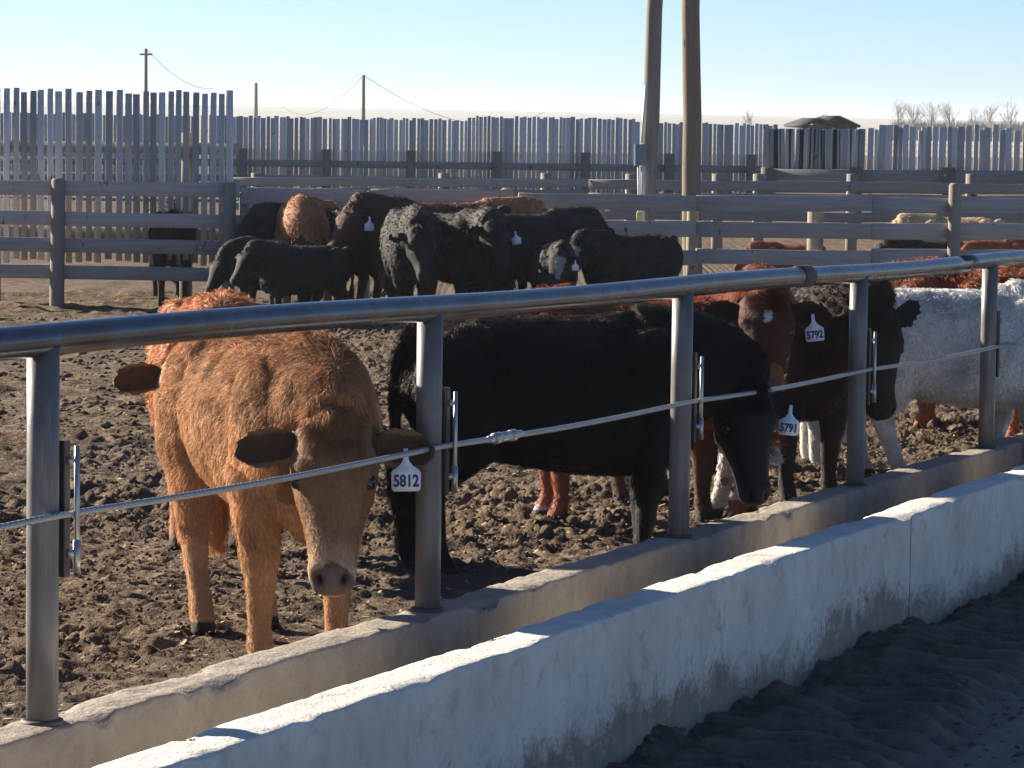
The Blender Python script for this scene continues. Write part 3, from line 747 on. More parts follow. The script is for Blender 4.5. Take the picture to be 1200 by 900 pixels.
def cow(label, x, y, heading, S=1., coat=None, head=((.86, 0, .86), (.75, 0, -.66)), ear=(0., 0.), vox=.02, hair=6000, hw=.004, hl=.03,
        legs=None, group='cattle in the pen', name='cow', tagtext=None, tail=(0., 0.), fat=1., zoff=0., ears=(1, 1), roll=0., curl=.6, tag_side=1, kind='cow', seed=1, tagsc=1.35, headscale=1.10, poll=None, look=None, earup=None, deep=1., legr=1.):
    """x,y = point under the withers; heading = angle of the nose from +x. head=(poll point, muzzle direction) in body units"""
    rr = np.random.RandomState(seed)
    gz = ground_z(x, y)+zoff
    root = empty(name, (x, y, gz), heading); tag(root, label, kind, group); root.scale = (S, S, S)
    mb = MB()
    xs = np.array([-1.05, -1.02, -.94, -.80, -.60, -.38, -.15, .02, .12, .19, .23])
    zc = np.array([.90, .885, .855, .83, .80, .775, .765, .77, .78, .79, .79])
    W = np.array([.05, .12, .20, .245, .27, .285, .265, .225, .19, .14, .06])*fat
    H = np.array([.06, .14, .23, .28, .31, .33, .345, .345, .31, .23, .11])
    zc = zc+(1-deep)*.30; H = H*deep
    ring_loft(mb, np.stack([xs, 0*xs, zc], 1), W, H, n=24, sq=.88, topw=.25)
    for s in (-1, 1):
        ellipsoid(mb, (.01, s*.16*fat, .80), (.21, .085, .27)); ellipsoid(mb, (-.86, s*.15*fat, .82), (.18, .11, .25))
        ellipsoid(mb, (-.80, s*.145, 1.03), (.10, .05, .06)); ellipsoid(mb, (.12, s*.07, .66), (.10, .09, .14))
    ellipsoid(mb, (-.02, 0, 1.06), (.20, .075, .085)); ellipsoid(mb, (.13, 0, .60), (.11, .10, .15)); ellipsoid(mb, (-1.0, 0, 1.03), (.08, .06, .07))
    # legs: (dx hoof offset) for FL, FR, HL, HR
    lg = legs or ((0, 0), (0.02, 0), (0, 0), (.04, 0))
    feet = []
    for i, (s, (dx, dy)) in enumerate(zip((1, -1), lg[:2])):
        P = [(.02, s*.15, .70), (.00+dx*.2, s*.145, .55), (.015+dx*.6, s*.135+dy*.4, .35), (.01+dx*.75, s*.13+dy*.6, .30), (.0+dx*.95, s*.128+dy*.9, .15), (.005+dx, s*.128+dy, .10), (.03+dx, s*.13+dy, .045), (.045+dx, s*.13+dy, .0)]
        R = [.10, .078, .052, .050, .036, .041, .044, .050]
        R = [r*(legr if i_ > 1 else 1) for i_, r in enumerate(R)]; ring_loft(mb, P, R, [r*1.12 for r in R], up=(0, 1, 0), n=14); feet.append((.045+dx, s*.13+dy))
    for i, (s, (dx, dy)) in enumerate(zip((1, -1), lg[2:])):
        P = [(-.84, s*.14, .88), (-.80, s*.155, .70), (-.80+dx*.2, s*.15+dy*.2, .58), (-.90+dx*.5, s*.14+dy*.4, .45), (-.945+dx*.6, s*.135+dy*.5, .38), (-.91+dx*.9, s*.13+dy*.8, .17), (-.895+dx, s*.13+dy, .10), (-.87+dx, s*.13+dy, .045), (-.855+dx, s*.13+dy, .0)]
        R = [.13, .125, .10, .062, .052, .038, .043, .045, .050]; HH = [.19, .17, .14, .078, .062, .042, .045, .048, .055]
        ring_loft(mb, P, R, HH, up=(0, 1, 0), n=14) if False else ring_loft(mb, P, HH, R, up=(0, 1, 0), n=14); feet.append((-.855+dx, s*.13+dy))
    # neck and head
    hs = headscale
    if poll: head = (poll, head[1])
    if look:
        az = math.atan2(-y, -x)+D2(look[0])-heading
        head = (head[0], (math.cos(az)*math.cos(D2(look[1])), math.sin(az)*math.cos(D2(look[1])), math.sin(D2(look[1]))))
    HM, HO = head_frame(head[0], head[1], roll)
    base = HO-HM[:, 0]*.02; a0 = np.array([-.02, 0, .88]); a1 = np.array([.16, 0, .89])
    t = np.linspace(0, 1, 9)[:, None]; c1 = a1+np.array([.10, 0, .02]); c2 = base-HM[:, 0]*.10-HM[:, 2]*.02
    NP = (1-t)**3*a0+3*(1-t)**2*t*c1+3*(1-t)*t*t*c2+t**3*base
    ring_loft(mb, NP, np.linspace(.20, .125*hs, 9), np.linspace(.29, .155*hs, 9), n=20, topw=.25)
    def hp(v): return HO+HM@(np.asarray(v, float)*hs)
    hsx = [-.05, .0, .06, .12, .18, .25, .32, .38, .425, .455, .468]
    hz = [-.02, -.012, -.018, -.028, -.038, -.046, -.050, -.052, -.055, -.058, -.06]
    hW = [.08, .112, .125, .124, .108, .086, .070, .067, .066, .052, .026]
    hH = [.07, .100, .118, .125, .115, .096, .080, .071, .066, .052, .03]
    P = [hp((a, 0, b)) for a, b in zip(hsx, hz)]
    # loft in head frame: supply head 'up'
    ring_loft(mb, P, [q*hs for q in hW], [q*hs for q in hH], up=HM[:, 2], n=22, sq=.85, topw=-.05)
    for s in (-1, 1):
        for c, r in (((.125, s*.078, .045), .036), ((.14, s*.06, -.10), .055), ((.410, s*.034, -.025), .036), ((.02, s*.05, .05), .05)):
            ellipsoid(mb, hp(c), (r*hs,)*3, 10)
    ellipsoid(mb, hp((-.005, 0, .075)), (.06*hs, .055*hs, .05*hs), 10)
    ellipsoid(mb, hp((.395, 0, -.105)), (.05*hs, .046*hs, .03*hs), 10)
    # ears: cupped leaves
    eardirs = []; EU = earup if earup is not None else float(np.clip(-HM[2, 0]*1.1, 0, 1))
    for s, on in zip((1, -1), ears):
        if not on: eardirs.append(None); continue
        rot = ear[0 if s > 0 else 1]
        eu = earup if earup is not None else float(np.clip(-HM[2, 0]*1.1, 0, 1))
        ed = np.array([-.15+.30*eu-rot*.5*eu, s*1., -.10+rot*.5*(1-eu)]); ed /= np.linalg.norm(ed)
        fac = np.array([1-eu*.85, s*.15, -.1+eu*1.1]); fac -= ed*(fac@ed); fac /= np.linalg.norm(fac); wid = np.cross(ed, fac)
        b = np.array([.035, s*.085, .015]); L = .205
        ts = [0, .12, .3, .5, .7, .86, .96, 1.0]; ws = [.024, .036, .058, .067, .062, .044, .024, .008]; ths = [.024, .018, .011, .009, .008, .007, .006, .004]
        V = []; n = 16
        for tt, ww, th in zip(ts, ws, ths):
            c = b+ed*L*tt
            for k in range(n):
                an = 2*math.pi*k/n; u = math.cos(an); v = math.sin(an)
                V.append(hp(c+wid*ww*u+fac*(th*v+.030*min(1, ww/.05)*(u*u-.4))))
        m_ = len(ts)
        Q = [(k*n+i, k*n+(i+1) % n, k*n+n+(i+1) % n, k*n+n+i) for k in range(m_-1) for i in range(n)]
        V.append(hp(b)); V.append(hp(b+ed*L)); c0 = m_*n
        Tt = [(c0, (i+1) % n, i) for i in range(n)]+[(c0+1, (m_-1)*n+i, (m_-1)*n+(i+1) % n) for i in range(n)]
        mb.add(V, Q, Tt); eardirs.append((b, ed, fac, wid))
    # tail
    sw, lf = tail
    TP = [(-.95, 0, 1.03), (-1.04, 0, 1.01), (-1.085, sw*.1, .93), (-1.085-lf*.2, sw*.3, .75), (-1.075-lf*.4, sw*.6, .58), (-1.065-lf*.5, sw*.8, .46), (-1.055-lf*.5, sw, .34), (-1.05-lf*.5, sw, .27)]
    ring_loft(mb, TP, [.05, .045, .032, .025, .024, .042, .046, .012], [.04, .04, .03, .024, .024, .04, .04, .012], up=(0, 1, 0), n=10)
    # weld into one skin
    tmp = mb.build('body', None); md = tmp.modifiers.new('r', 'REMESH'); md.mode = 'VOXEL'; md.voxel_size = vox; md.use_smooth_shade = True
    sm_ = tmp.modifiers.new('s', 'SMOOTH'); sm_.factor = .5; sm_.iterations = 7 if vox < .013 else 2
    dg = bpy.context.evaluated_depsgraph_get(); dg.update(); me = bpy.data.meshes.new_from_object(tmp.evaluated_get(dg))
    old = tmp.data; tmp.modifiers.clear(); tmp.data = me; bpy.data.meshes.remove(old)
    me.name = 'body'; tmp.parent = root; tmp.name = 'body'
    nv = len(me.vertices); V = np.empty(nv*3, np.float32); me.vertices.foreach_get('co', V); V = V.reshape(-1, 3).astype(float)
    Nn = np.empty(nv*3, np.float32); me.vertices.foreach_get('normal', Nn); Nn = Nn.reshape(-1, 3).astype(float)
    Hl = ((V-HO)@HM)/hs                # head-local coordinates
    # facial creases
    d = np.zeros(nv)
    def headmask(q): return (q[:, 0] > -.05) & (q[:, 0] < .52) & (np.abs(q[:, 1]) < .17) & (q[:, 2] > -.20) & (q[:, 2] < .15)
    def earmask(q, r=.075):
        m = np.zeros(len(q), bool)
        for e in eardirs:
            if e is None: continue
            t_ = ((q-e[0])@e[1]).clip(.035, .22); m |= np.linalg.norm(q-e[0]-t_[:, None]*e[1], axis=1) < r
        return m
    near = headmask(Hl)
    for s in (-1, 1):
        d -= .026*np.exp(-(((Hl-(.440, s*.036, -.014))/(.022, .011, .016))**2).sum(1))*near         # nostril
        d -= .014*np.exp(-(((Hl-(.155, s*.105, .018))/(.032, .03, .022))**2).sum(1))*near           # eye socket
        d += .006*np.exp(-(((Hl-(.140, s*.10, .045))/(.04, .03, .012))**2).sum(1))*near             # brow
    d -= .007*np.exp(-((Hl[:, 2]+.086-.02*(Hl[:, 0]-.44)/.1)/.008)**2)*near*smooth(.30, .36, Hl[:, 0])     # mouth
    lump = .010*fbm(V*7+seed*3.1, seed, 3)*(1-smooth(.5, .2, np.linalg.norm(V-HO, axis=1)))
    body = (V[:, 2] > .42)
    # ribs/shaggy relief on the trunk
    V2 = V+Nn*(d+lump*body)[:, None]
    me.vertices.foreach_set('co', V2.astype(np.float32).ravel()); me.update()
    onhead = smooth(.02, -.04, -Hl[:, 0]+0)*near*(np.abs(Hl[:, 1]) < .33)*(Hl[:, 2] > -.24)*(Hl[:, 0] > -.06)
    cf = coat or COATS['black']
    ear_m = earmask(Hl)
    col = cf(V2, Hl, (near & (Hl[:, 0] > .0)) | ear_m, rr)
    hoof = V2[:, 2] < .055; col[hoof] = (.035, .028, .024)
    nose = near & (Hl[:, 0] > .400+.5*np.abs(Hl[:, 1])) & (Hl[:, 2] > -.075)
    ncol = getattr(cf, 'nose', (.03, .025, .025)); col[nose] = ncol
    for s in (-1, 1):
        q = np.exp(-(((Hl-(.442, s*.037, -.014))/(.021, .012, .016))**2).sum(1))*near; q = np.minimum(1, q*1.6); col = col*(1-q[:, None])+np.array([.01, .008, .008])*q[:, None]
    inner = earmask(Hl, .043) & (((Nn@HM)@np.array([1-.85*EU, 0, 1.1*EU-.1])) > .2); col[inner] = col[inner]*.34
    ca = me.color_attributes.new('coat', 'FLOAT_COLOR', 'POINT'); c4 = np.ones((nv, 4), np.float32); c4[:, :3] = col; ca.data.foreach_set('color', c4.ravel())
    me.materials.append(M_hide); me.polygons.foreach_set('use_smooth', np.ones(len(me.polygons), bool)); me.update()
    # eyes
    for s in (-1, 1):
        e = MB(); ellipsoid(e, (0, 0, 0), (.024*hs,)*3, 12); eo = e.build('eye', M_eye, root, True); eo.location = Vector(hp((.155, s*.099, .020)))
    # ear tag on the given side (1 = animal's left)
    if tagtext is not None and eardirs[0 if tag_side > 0 else 1]:
        b, ed, fac, wid = eardirs[0 if tag_side > 0 else 1]
        p = hp(b+ed*.115+fac*.004); nz = np.array([0, 0, 1.])
        # tag faces the way the ear opens, hanging straight down
        fw = HM@fac; fw[2] = 0; fw /= np.linalg.norm(fw); 
        cv = np.array([-x, -y, 0])/math.hypot(x, y); ch_, sh_ = math.cos(-heading), math.sin(-heading)
        cvl = np.array([cv[0]*ch_-cv[1]*sh_, cv[0]*sh_+cv[1]*ch_, 0]); fw = fw*.35+cvl*.65; fw /= np.linalg.norm(fw)
        rgt = np.cross(nz, fw); ta = rr.uniform(-.16, .16); rgt, nz = rgt*math.cos(ta)+nz*math.sin(ta), nz*math.cos(ta)-rgt*math.sin(ta); p = p+fw*.045
        k = .001*tagsc; out = [(-5, 6), (-6, -12), (-7, -22), (-16, -34), (-31, -44), (-34, -50), (-33, -86), (-28, -92), (28, -92), (33, -86), (34, -50), (31, -44), (16, -34), (7, -22), (6, -12), (5, 6)]
        tm = MB(); n = len(out)
        Vt = [p+rgt*u*k+nz*v*k+fw*f for f in (.0025, -.0025) for u, v in out]
        # fan through centreline for both faces
        cidx = [(0, 1, 14, 15), (1, 2, 13, 14), (2, 3, 12, 13), (3, 4, 11, 12), (4, 5, 10, 11), (5, 6, 9, 10), (6, 7, 8, 9)]
        Qt = [q for q in cidx]+[(q[3]+n, q[2]+n, q[1]+n, q[0]+n) for q in cidx]+[(i, i+n, (i+1) % n+n, (i+1) % n) for i in range(n)]
        tm.add(Vt, Qt); to = tm.build('ear_tag', M_tag, root); to['label'] = 'white ear tag printed '+tagtext if tagtext else 'white ear tag'
        if tagtext:
            cu = bpy.data.curves.new('t', 'FONT'); cu.body = tagtext; cu.align_x = 'CENTER'; cu.align_y = 'CENTER'; cu.size = .030*tagsc; cu.extrude = .0006; cu.offset = .0016
            ct = bpy.data.objects.new('t', cu); C.objects.link(ct); bpy.context.view_layer.update(); dg = bpy.context.evaluated_depsgraph_get()
            mt = bpy.data.meshes.new_from_object(ct.evaluated_get(dg)); bpy.data.objects.remove(ct); bpy.data.curves.remove(cu)
            mt.name = 'tag_number'; mt.materials.append(M_num)
            no = bpy.data.objects.new('tag_number', mt); C.objects.link(no); no.parent = to
            c = p+nz*(-.069*tagsc)+fw*.0035
            no.matrix_local = Matrix(((rgt[0]*.98, nz[0]*1.25, fw[0], c[0]), (rgt[1]*.98, nz[1]*1.25, fw[1], c[1]), (rgt[2], nz[2]*1.25, fw[2], c[2]), (0, 0, 0, 1)))
    # winter hair: tapered tufts
    if hair:
        me.calc_loop_triangles(); nt_ = len(me.loop_triangles); tri = np.empty(nt_*3, np.int32); me.loop_triangles.foreach_get('vertices', tri); tri = tri.reshape(-1, 3)
        me.vertices.foreach_get('normal', c := np.empty(nv*3, np.float32)); Nn = c.reshape(-1, 3).astype(float)
        a_, b_, c_ = V2[tri[:, 0]], V2[tri[:, 1]], V2[tri[:, 2]]; ar = np.linalg.norm(np.cross(b_-a_, c_-a_), axis=1)
        cen = (a_+b_+c_)/3; hl_ = ((cen-HO)@HM)/hs; nr = headmask(hl_)
        wt = ar*np.where(cen[:, 2] < .07, 0, 1)*np.where(nr & (hl_[:, 0] > .40), 0, 1)*np.where(nr & (hl_[:, 0] > -.02), 1.6, 1)
        idx = rr.choice(nt_, hair, p=wt/wt.sum()); u = rr.rand(hair, 1); v = rr.rand(hair, 1); fl = (u+v) > 1; u = np.where(fl, 1-u, u); v = np.where(fl, 1-v, v)
        t0, t1_, t2_ = tri[idx, 0], tri[idx, 1], tri[idx, 2]
        P = V2[t0]*(1-u-v)+V2[t1_]*u+V2[t2_]*v; N = Nn[t0]*(1-u-v)+Nn[t1_]*u+Nn[t2_]*v; N /= np.linalg.norm(N, axis=1)[:, None]+1e-9
        Cc = col[t0]*(1-u-v)+col[t1_]*u+col[t2_]*v
        hl_ = ((P-HO)@HM)/hs; nr = headmask(hl_); hd = nr & (hl_[:, 0] > -.02)
        flow = np.tile(np.array([-.45, 0, -.85]), (hair, 1)); flow[P[:, 2] < .5] = (0, 0, -1); flow[hd] = HM[:, 0]*.8+np.array([0, 0, -.2])
        cn = np.stack([fbm(P*16+s_*31.7, seed+s_, 2) for s_ in range(3)], 1)
        cn2 = np.stack([vnoise(P*5+s_*11.7, seed+s_+40) for s_ in range(3)], 1)
        flow = flow+cn*curl*2.2+cn2*curl*.8+rr.normal(0, .16, (hair, 3)); flow -= N*(flow*N).sum(1)[:, None]
        flow /= np.linalg.norm(flow, axis=1)[:, None]+1e-9
        L = hl*rr.uniform(.6, 1.35, hair)*np.where(P[:, 2] < .35, .55, 1)*np.where(P[:, 2] > 1.04, 1.25, 1)
        L = np.where(hd, hl*.42*rr.uniform(.6, 1.3, hair), L)
        tuft = nr & (hl_[:, 0] < .09) & (hl_[:, 2] > .05) & (np.abs(hl_[:, 1]) < .08); L = np.where(tuft, hl*1.7, L)
        et = earmask(hl_); L = np.where(et, hl*.36*rr.uniform(.5, 1.2, hair), L)
        tl = (P[:, 0] < -1.03) & (P[:, 2] < .5); L = np.where(tl, hl*2., L)
        rz = (.36+.25*rr.rand(hair))[:, None]; side = np.cross(N, flow)
        tw = rr.normal(0, .6, (hair, 1)); side = side*np.cos(tw)+N*np.sin(tw)
        Wd = (hw*rr.uniform(.6, 1.3, hair))[:, None]*side*np.where(hd | (P[:, 2] < .35), .7, 1)[:, None]
        L = L[:, None]; B0 = P-N*.003; p1 = B0+(flow*.82+N*rz*1.3)*L*.5; p2 = p1+(flow+N*(rz-.45)+np.array([0, 0, -.22]))*L*.5
        VV = np.stack([B0-Wd*.5, B0+Wd*.5, p1+Wd*.42, p1-Wd*.42, p2], 1).reshape(-1, 3)
        k = np.arange(hair)*5; Qh = np.stack([k, k+1, k+2, k+3], 1); Th = np.stack([k+3, k+2, k+4], 1)
        br = (1+.22*rr.normal(0, 1, (hair, 1))).clip(.5, 1.6)*(1+.25*fbm(P*9, seed+77, 2))[:, None]
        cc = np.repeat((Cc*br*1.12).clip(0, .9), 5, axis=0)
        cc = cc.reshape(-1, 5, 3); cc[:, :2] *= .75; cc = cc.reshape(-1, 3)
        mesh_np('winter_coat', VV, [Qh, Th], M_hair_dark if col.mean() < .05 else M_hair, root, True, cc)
    return root

COATS = {}
def coat(fn_name, base, top=None, dark=None, face=None, legs=None, nose=(.03, .025, .025), var=.25, extra=None):
    base = np.array(base)
    def f(P, Hl, hd, rr):
        n = fbm(P*3.1+5, 3, 3)[:, None]; c = base*(1+var*n)
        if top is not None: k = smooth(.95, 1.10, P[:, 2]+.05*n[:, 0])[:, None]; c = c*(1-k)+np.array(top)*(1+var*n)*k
        if dark is not None: k = smooth(.55, .25, P[:, 2])[:, None]; c = c*(1-k)+np.array(dark)*k
        if legs is not None: k = smooth(.42, .34, P[:, 2]+.06*n[:, 0])[:, None]; c = c*(1-k)+np.array(legs)*k
        if face is not None: c = face(c, P, Hl, hd)
        if extra is not None: c = extra(c, P, Hl, hd, n)
        return c.clip(.004, .9)
    f.nose = nose; COATS[fn_name] = f; return f
def face_tan_shade(c, P, Hl, hd):
    k = (smooth(.30, .40, Hl[:, 0])*hd)[:, None]; return (lambda q: q*(1-k)+np.array([.42, .28, .17])*k)(c*np.where(hd, .50, 1.)[:, None])  # head darkened to paint in its shade, with a tan muzzle
def blaze_shade(c, P, Hl, hd):
    c = np.where(hd[:, None], c*np.where(Hl[:, :1] > .33, .9, .30), c); k = (hd*np.exp(-(((Hl-(.13, 0, .09))/(.045, .026, .06))**2).sum(1))*(1+.8*fbm(P*30, 4, 2)) > .5)[:, None]; return np.where(k, np.array([.62, .6, .58]), c)  # face shade put into the coat colour, then the white forehead spot
def whiteface(c, P, Hl, hd):
    k = (hd & (np.abs(Hl[:, 1]-.05) < .035+.02*np.sin(Hl[:, 0]*14)) & (Hl[:, 2] > -.05) & (Hl[:, 0] > .06) & (Hl[:, 0] < .32))[:, None]; return np.where(k, np.array([.30, .28, .26]), c)
def curls(c, P, Hl, hd, n):
    k = smooth(.02, .32, fbm(P*17, 33, 2))*smooth(.74, .92, P[:, 2]+.10*P[:, 0])*smooth(.12, -.02, P[:, 1])
    k = np.maximum(k, smooth(.05, .35, fbm(P*9, 35, 2))*.5*smooth(.6, .8, P[:, 2]))
    k = (k*(~hd)*.62)[:, None]; return c*(1-k)+np.array([.115, .05, .028])*k
coat('tan', (.52, .295, .155), var=.35, extra=curls, top=(.42, .215, .11), face=face_tan_shade, nose=(.13, .09, .08))
coat('orange', (.42, .19, .09), nose=(.2, .12, .09))
coat('red', (.26, .085, .042), nose=(.1, .07, .06))
coat('redblaze', (.30, .105, .052), dark=(.10, .05, .035), face=blaze_shade, nose=(.08, .06, .055))
coat('darkbrown', (.036, .021, .016)); coat('brown', (.085, .036, .024))
coat('black', (.0135, .0125, .013), nose=(.02, .018, .018), top=(.040, .034, .030))  # paler top colour paints rim light along the backs
coat('blackwf', (.0135, .0125, .013), face=whiteface, nose=(.02, .018, .018))
def rw(c, P, Hl, hd, n):
    k = ((fbm(P*2.3+2, 8, 3)+.55*smooth(.55, .25, P[:, 2])) > .46)[:, None]; return np.where(k, np.array([.6, .56, .52]), c)
coat('redwhite', (.27, .09, .05), extra=rw)
def wg(c, P, Hl, hd, n):
    k = smooth(.1, .5, fbm(P*6, 12, 3))[:, None]*.35; k2 = (smooth(.62, .45, P[:, 2])*.35)[:, None]
    c = c*(1-k)+np.array([.32, .32, .33])*k; return c*(1-k2)+np.array([.33, .25, .19])*k2
coat('white', (.80, .79, .77), extra=wg, nose=(.05, .045, .045))
coat('palefawn', (.55, .42, .27))

def place(px, y):            # world x for an image column at a distance
    return at(px, 400, y)[0]

# --- near cattle
def place(px, y):            # world x for an image column at a distance
    return at(px, 400, y)[0]
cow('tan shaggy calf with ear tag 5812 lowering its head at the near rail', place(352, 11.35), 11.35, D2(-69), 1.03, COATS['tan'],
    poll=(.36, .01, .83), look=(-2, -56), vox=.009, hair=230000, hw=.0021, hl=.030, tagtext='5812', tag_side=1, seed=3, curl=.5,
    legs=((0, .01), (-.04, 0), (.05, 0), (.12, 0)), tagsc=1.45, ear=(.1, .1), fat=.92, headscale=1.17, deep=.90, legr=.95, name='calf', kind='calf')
cow('orange calf almost hidden behind the big tan calf, one ear out at left', place(266, 13.9), 13.9, D2(-80), 1.06, COATS['orange'],
    poll=(.40, -.17, .86), look=(0, -30), vox=.010, hair=22000, hw=.005, hl=.034, seed=4, ear=(.0, -.05), name='calf', kind='calf')
cow('black calf with ear tag 5791 standing broadside with its head down behind the curb', place(752, 14.25), 14.25, D2(14), 1.02, COATS['black'],
    headscale=1.04, poll=(.46, .0, .76), look=(20, -62), vox=.011, hair=110000, hw=.003, hl=.024, tagtext='5791', tag_side=1, seed=5, tail=(.02, .0),
    legs=((.05, 0), (-.02, 0), (-.10, 0), (-.02, 0)), fat=1.0, name='calf', kind='calf')
cow('red brown calf with a white forehead spot and ear tag 5792 facing the camera', place(850, 16.4), 16.4, D2(-64), 1.02, COATS['redblaze'],
    poll=(.44, -.04, 1.09), look=(4, -44), vox=.010, hair=80000, hw=.0028, hl=.03, tagtext='5792', tag_side=1, seed=6, ear=(.05, .05), name='calf', kind='calf', headscale=1.15)
cow('dark brown calf standing right of the fourth pipe post with its head hanging down', place(948, 17.4), 17.4, D2(-68), 1.04, COATS['darkbrown'],
    poll=(.40, .16, .98), look=(34, -74), vox=.012, hair=30000, hw=.0045, hl=.028, seed=7, ear=(1.4, .3), name='calf', kind='calf')
cow('curly white calf standing broadside at the right edge', place(1194, 18.9), 18.9, D2(10), 1.0, COATS['white'],
    head=((.5, 0, .95), (.7, 0, -.6)), vox=.012, hair=140000, hw=.0035, hl=.034, seed=8, curl=1.0, fat=1.1, name='calf', kind='calf', legs=((-.1, 0), (.05, 0), (0, 0), (.14, 0)))
cow('red and white calf seen over and under the black calf with white lower legs', place(655, 16.2), 16.2, D2(190), 1.02, COATS['redwhite'],
    head=((.45, 0, .7), (.6, 0, -.75)), vox=.014, hair=30000, hw=.006, hl=.045, seed=9, curl=1.2, name='calf', kind='calf')
cow('white backed calf behind the red brown calf, only its back showing', place(950, 19.4), 19.4, D2(3), .97, COATS['white'],
    head=((.5, 0, .85), (.7, 0, -.6)), vox=.016, hair=20000, hw=.006, hl=.035, seed=10, name='calf', kind='calf')
cow('curly red calf rising above the rail behind the white calf', place(1090, 22.5), 22.5, D2(160), 1.03, COATS['red'],
    head=((.45, 0, .8), (.6, 0, -.7)), vox=.018, hair=22000, hw=.007, hl=.045, seed=11, curl=1.1, name='calf', kind='calf')
cow('red calf behind the white calf at the right frame edge', place(1205, 21.2), 21.2, D2(200), .98, COATS['red'],
    head=((.45, 0, .9), (.6, 0, -.7)), vox=.018, hair=22000, hw=.007, hl=.04, seed=12, curl=1.1, name='calf', kind='calf')

# --- back group
def back(label, px, y, hd, pyback, ct, seed, fat=1.05, head=((.5, 0, .95), (.7, 0, -.7)), **k):
    X = place(px, y); zt = at(px, pyback, y)[2]; S = (zt-ground_z(X, y))/1.15
    cow(label, X, y, D2(hd), S, COATS[ct], head=head, vox=.02, hair=7000, hw=.008, hl=.03, seed=seed, fat=fat, name='cow', kind='cow', **k)
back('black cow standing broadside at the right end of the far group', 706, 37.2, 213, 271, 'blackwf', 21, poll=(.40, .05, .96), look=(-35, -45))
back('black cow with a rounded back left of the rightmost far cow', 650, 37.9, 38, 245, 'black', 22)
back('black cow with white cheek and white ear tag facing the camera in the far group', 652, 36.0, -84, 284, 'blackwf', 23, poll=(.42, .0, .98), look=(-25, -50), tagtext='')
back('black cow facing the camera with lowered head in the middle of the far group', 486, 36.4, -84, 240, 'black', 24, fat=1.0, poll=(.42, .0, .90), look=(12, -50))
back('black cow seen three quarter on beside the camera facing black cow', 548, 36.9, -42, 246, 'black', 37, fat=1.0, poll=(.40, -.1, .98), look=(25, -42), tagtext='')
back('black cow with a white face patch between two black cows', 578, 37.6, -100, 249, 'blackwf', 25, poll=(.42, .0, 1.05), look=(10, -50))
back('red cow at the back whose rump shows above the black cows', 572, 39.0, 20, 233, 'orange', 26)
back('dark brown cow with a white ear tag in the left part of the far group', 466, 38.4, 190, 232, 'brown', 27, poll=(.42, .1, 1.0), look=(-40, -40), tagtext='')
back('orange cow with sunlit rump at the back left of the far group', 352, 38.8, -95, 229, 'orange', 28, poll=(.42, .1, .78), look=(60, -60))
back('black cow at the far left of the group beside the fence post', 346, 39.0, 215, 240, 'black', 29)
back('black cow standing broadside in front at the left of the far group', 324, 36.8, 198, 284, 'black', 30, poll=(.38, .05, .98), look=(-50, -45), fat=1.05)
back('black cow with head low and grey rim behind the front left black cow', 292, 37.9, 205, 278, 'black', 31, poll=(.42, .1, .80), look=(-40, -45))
# cattle beyond the fences
back('cow behind the left board fence with only its lower legs showing', 196, 41.4, 100, 236, 'darkbrown', 32)
back('pale fawn cow whose back shows between the boards of the right fence', 1090, 47.0, 170, 251, 'palefawn', 33)
back('dark cow behind the right board fence left of its tall post', 1066, 43.5, 185, 279, 'black', 34)
back('red cow lying low behind the right board fence below the brown pole', 905, 44.5, 175, 284, 'red', 35)
back('brown cow behind the fence at the right frame edge', 1185, 43.5, 10, 279, 'red', 36)

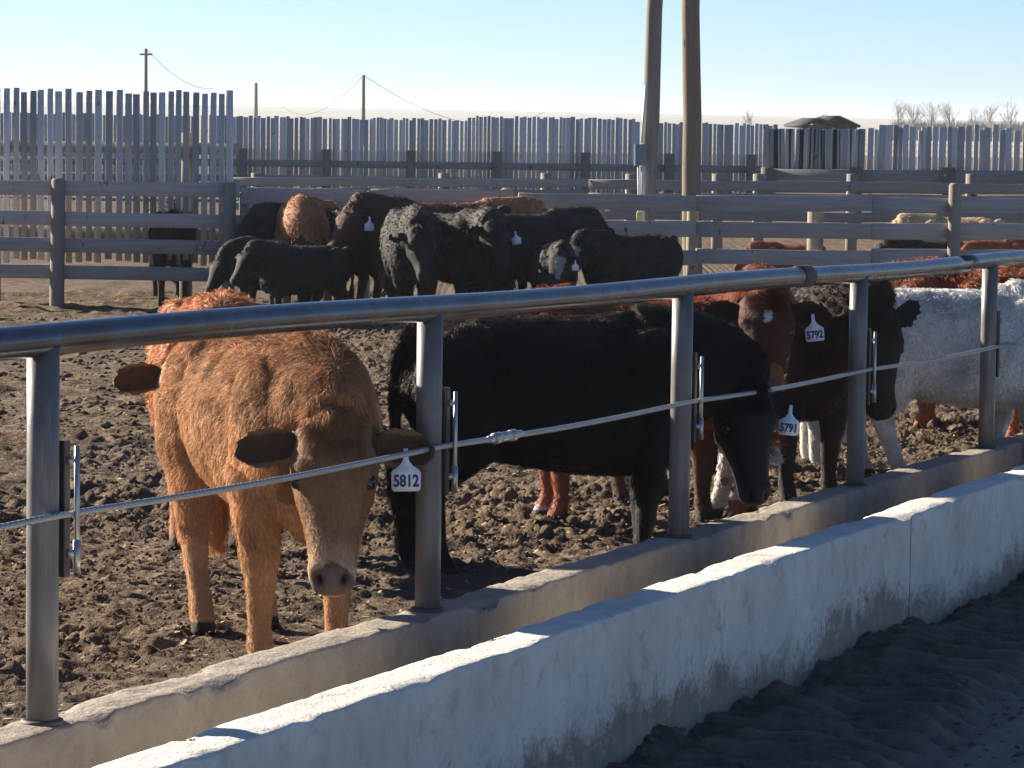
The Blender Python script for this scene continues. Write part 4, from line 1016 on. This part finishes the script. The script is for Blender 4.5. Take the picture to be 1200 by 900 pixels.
# ------------------------------------------------------------------ loose clods, straw and the white block
def scatter():
    rr = np.random.RandomState(9)
    n = 26000
    x = rr.uniform(-2.6, 7.2, n); y = 9.4+13*rr.rand(n)**1.2
    o = (x-P0[0])*NV[0]+(y-P0[1])*NV[1]; k = o < -.12; x, y, o = x[k], y[k], o[k]; n = len(x)
    r = .004+.011*rr.rand(n)**2.2; r *= np.where(o > -1.0, .6, 1)
    ico = np.array([(0, 0, 1), (.9, 0, .3), (.3, .85, .3), (-.7, .5, .3), (-.7, -.5, .3), (.3, -.85, .3), (.7, .5, -.4), (-.3, .85, -.4), (-.9, 0, -.4), (-.3, -.85, -.4), (.7, -.5, -.4)])
    T = np.array([(0, 1, 2), (0, 2, 3), (0, 3, 4), (0, 4, 5), (0, 5, 1), (1, 6, 2), (2, 6, 7), (2, 7, 3), (3, 7, 8), (3, 8, 4), (4, 8, 9), (4, 9, 5), (5, 9, 10), (5, 10, 1), (1, 10, 6)])
    V = ico[None]*(1+.3*rr.normal(0, 1, (n, 11, 1)).clip(-1.5, 1.5))*r[:, None, None]*np.array([1, 1, .75])
    an = rr.uniform(0, 6.28, n); c, s = np.cos(an)[:, None], np.sin(an)[:, None]
    V = np.stack([V[..., 0]*c-V[..., 1]*s, V[..., 0]*s+V[..., 1]*c, V[..., 2]], -1)
    z = zpen(y)+.02+.035*rr.rand(n)
    V += np.stack([x, y, z+r*.4], 1)[:, None]
    f = (np.arange(n)*11)[:, None, None]+T[None]
    ob = mesh_np('manure_clods', V.reshape(-1, 3), [f.reshape(-1, 3)], M_ground, None, False)
    ob['kind'] = 'stuff'; ob['label'] = 'crumbled dark manure clods over the pen floor'; ob['category'] = 'clods'
    n = 26000; x = rr.uniform(-7, 7.5, n); y = rr.uniform(20, 37.5, n); r = .010+.028*rr.rand(n)**2.2
    o = (x-P0[0])*NV[0]+(y-P0[1])*NV[1]; k = o < -.3; x, y, r = x[k], y[k], r[k]; n = len(x)
    V = ico[None]*(1+.3*rr.normal(0, 1, (n, 11, 1)).clip(-1.5, 1.5))*r[:, None, None]*np.array([1.2, 1, .7])+np.stack([x, y, zpen(y)+.03*rr.rand(n)], 1)[:, None]
    f = (np.arange(n)*11)[:, None, None]+T[None]
    ob = mesh_np('manure_clods', V.reshape(-1, 3), [f.reshape(-1, 3)], M_ground, None, False)
    ob['kind'] = 'stuff'; ob['label'] = 'trampled dark clods across the middle of the pen'; ob['category'] = 'clods'
    n = 3500; a = rr.uniform(-.5, 15, n); o = .74+1.9*rr.rand(n)**1.6; r = .005+.013*rr.rand(n)**2.5
    V = ico[None]*(1+.3*rr.normal(0, 1, (n, 11, 1)).clip(-1.5, 1.5))*r[:, None, None]*np.array([1.3, 1, .7])
    V += (P0[None]+a[:, None]*DV[None]+o[:, None]*NV[None]+np.array([0, 0, -.53])[None]*1)[:, None]+np.array([0, 0, .0])
    V[..., 2] += (road_h(a, o)[0]+.002)[:, None]
    f = (np.arange(n)*11)[:, None, None]+T[None]
    ob = mesh_np('road_crumbs', V.reshape(-1, 3), [f.reshape(-1, 3)], M_road, None, False, np.full((n*11, 3), .25))
    ob['kind'] = 'stuff'; ob['label'] = 'crumbs of dark mud along the foot of the whitewashed wall'; ob['category'] = 'mud crumbs'
    n = 9000; x = rr.uniform(-3.5, 7.4, n); y = 9.4+26*rr.rand(n); o = (x-P0[0])*NV[0]+(y-P0[1])*NV[1]; k = o < -.1
    k &= rr.rand(n) < np.where(o > -1.2, 1, .35); x, y = x[k], y[k]; n = len(x)
    an = rr.uniform(0, 6.28, n); L = rr.uniform(.01, .035, n); w_ = rr.uniform(.003, .009, n)
    d = np.stack([np.cos(an), np.sin(an), rr.uniform(-.2, .4, n)], 1)*L[:, None]; sd_ = np.stack([-np.sin(an), np.cos(an), 0*an], 1)*w_[:, None]
    b = np.stack([x, y, zpen(y)+.05], 1)
    V = np.stack([b-sd_, b+sd_, b+d+sd_*.6, b+d-sd_*.6], 1).reshape(-1, 3); k = np.arange(n)*4
    ob = mesh_np('straw_litter', V, [np.stack([k, k+1, k+2, k+3], 1)], mk_simple('pale_straw', (.5, .42, .27), .8), None, False)
    ob['kind'] = 'stuff'; ob['label'] = 'bits of pale straw scattered on the pen floor'; ob['category'] = 'straw'
scatter()
p = at(236, 362, 37.0); X = p[0]
mb = MB(); mb.beam((-.085, 0, .09), (.085, 0, .10), .16, .19, col=(1, 1, 1), bev=.15)
o = mb.build('mineral_block', M_salt); o.location = (X, 37.0, ground_z(X, 37.0)); tag(o, 'small white mineral block on the dirt left of the far cattle', 'mineral block')

# ------------------------------------------------------------------ the air: thin morning haze
def haze():
    mb = MB(); x0, x1, y0, y1, z0, z1 = -3900, 3900, -70, 6900, -12.5, 16.5
    V = [(x, y, z) for z in (z0, z1) for y in (y0, y1) for x in (x0, x1)]
    mb.add(V, [(0, 2, 3, 1), (4, 5, 7, 6), (0, 1, 5, 4), (2, 6, 7, 3), (0, 4, 6, 2), (1, 3, 7, 5)])
    m = bpy.data.materials.new('haze_air'); m.use_nodes = True; t = m.node_tree; t.nodes.clear()
    o = t.nodes.new('ShaderNodeOutputMaterial'); v = t.nodes.new('ShaderNodeVolumePrincipled'); v.inputs['Density'].default_value = HAZE
    v.inputs['Color'].default_value = (.80, .88, 1, 1); v.inputs['Anisotropy'].default_value = .2
    t.links.new(v.outputs[0], o.inputs['Volume'])
    h = mb.build('haze', m); h['kind'] = 'stuff'; h['label'] = 'thin pale haze over the far fields'; h['category'] = 'haze'
HAZE = .00022
haze()
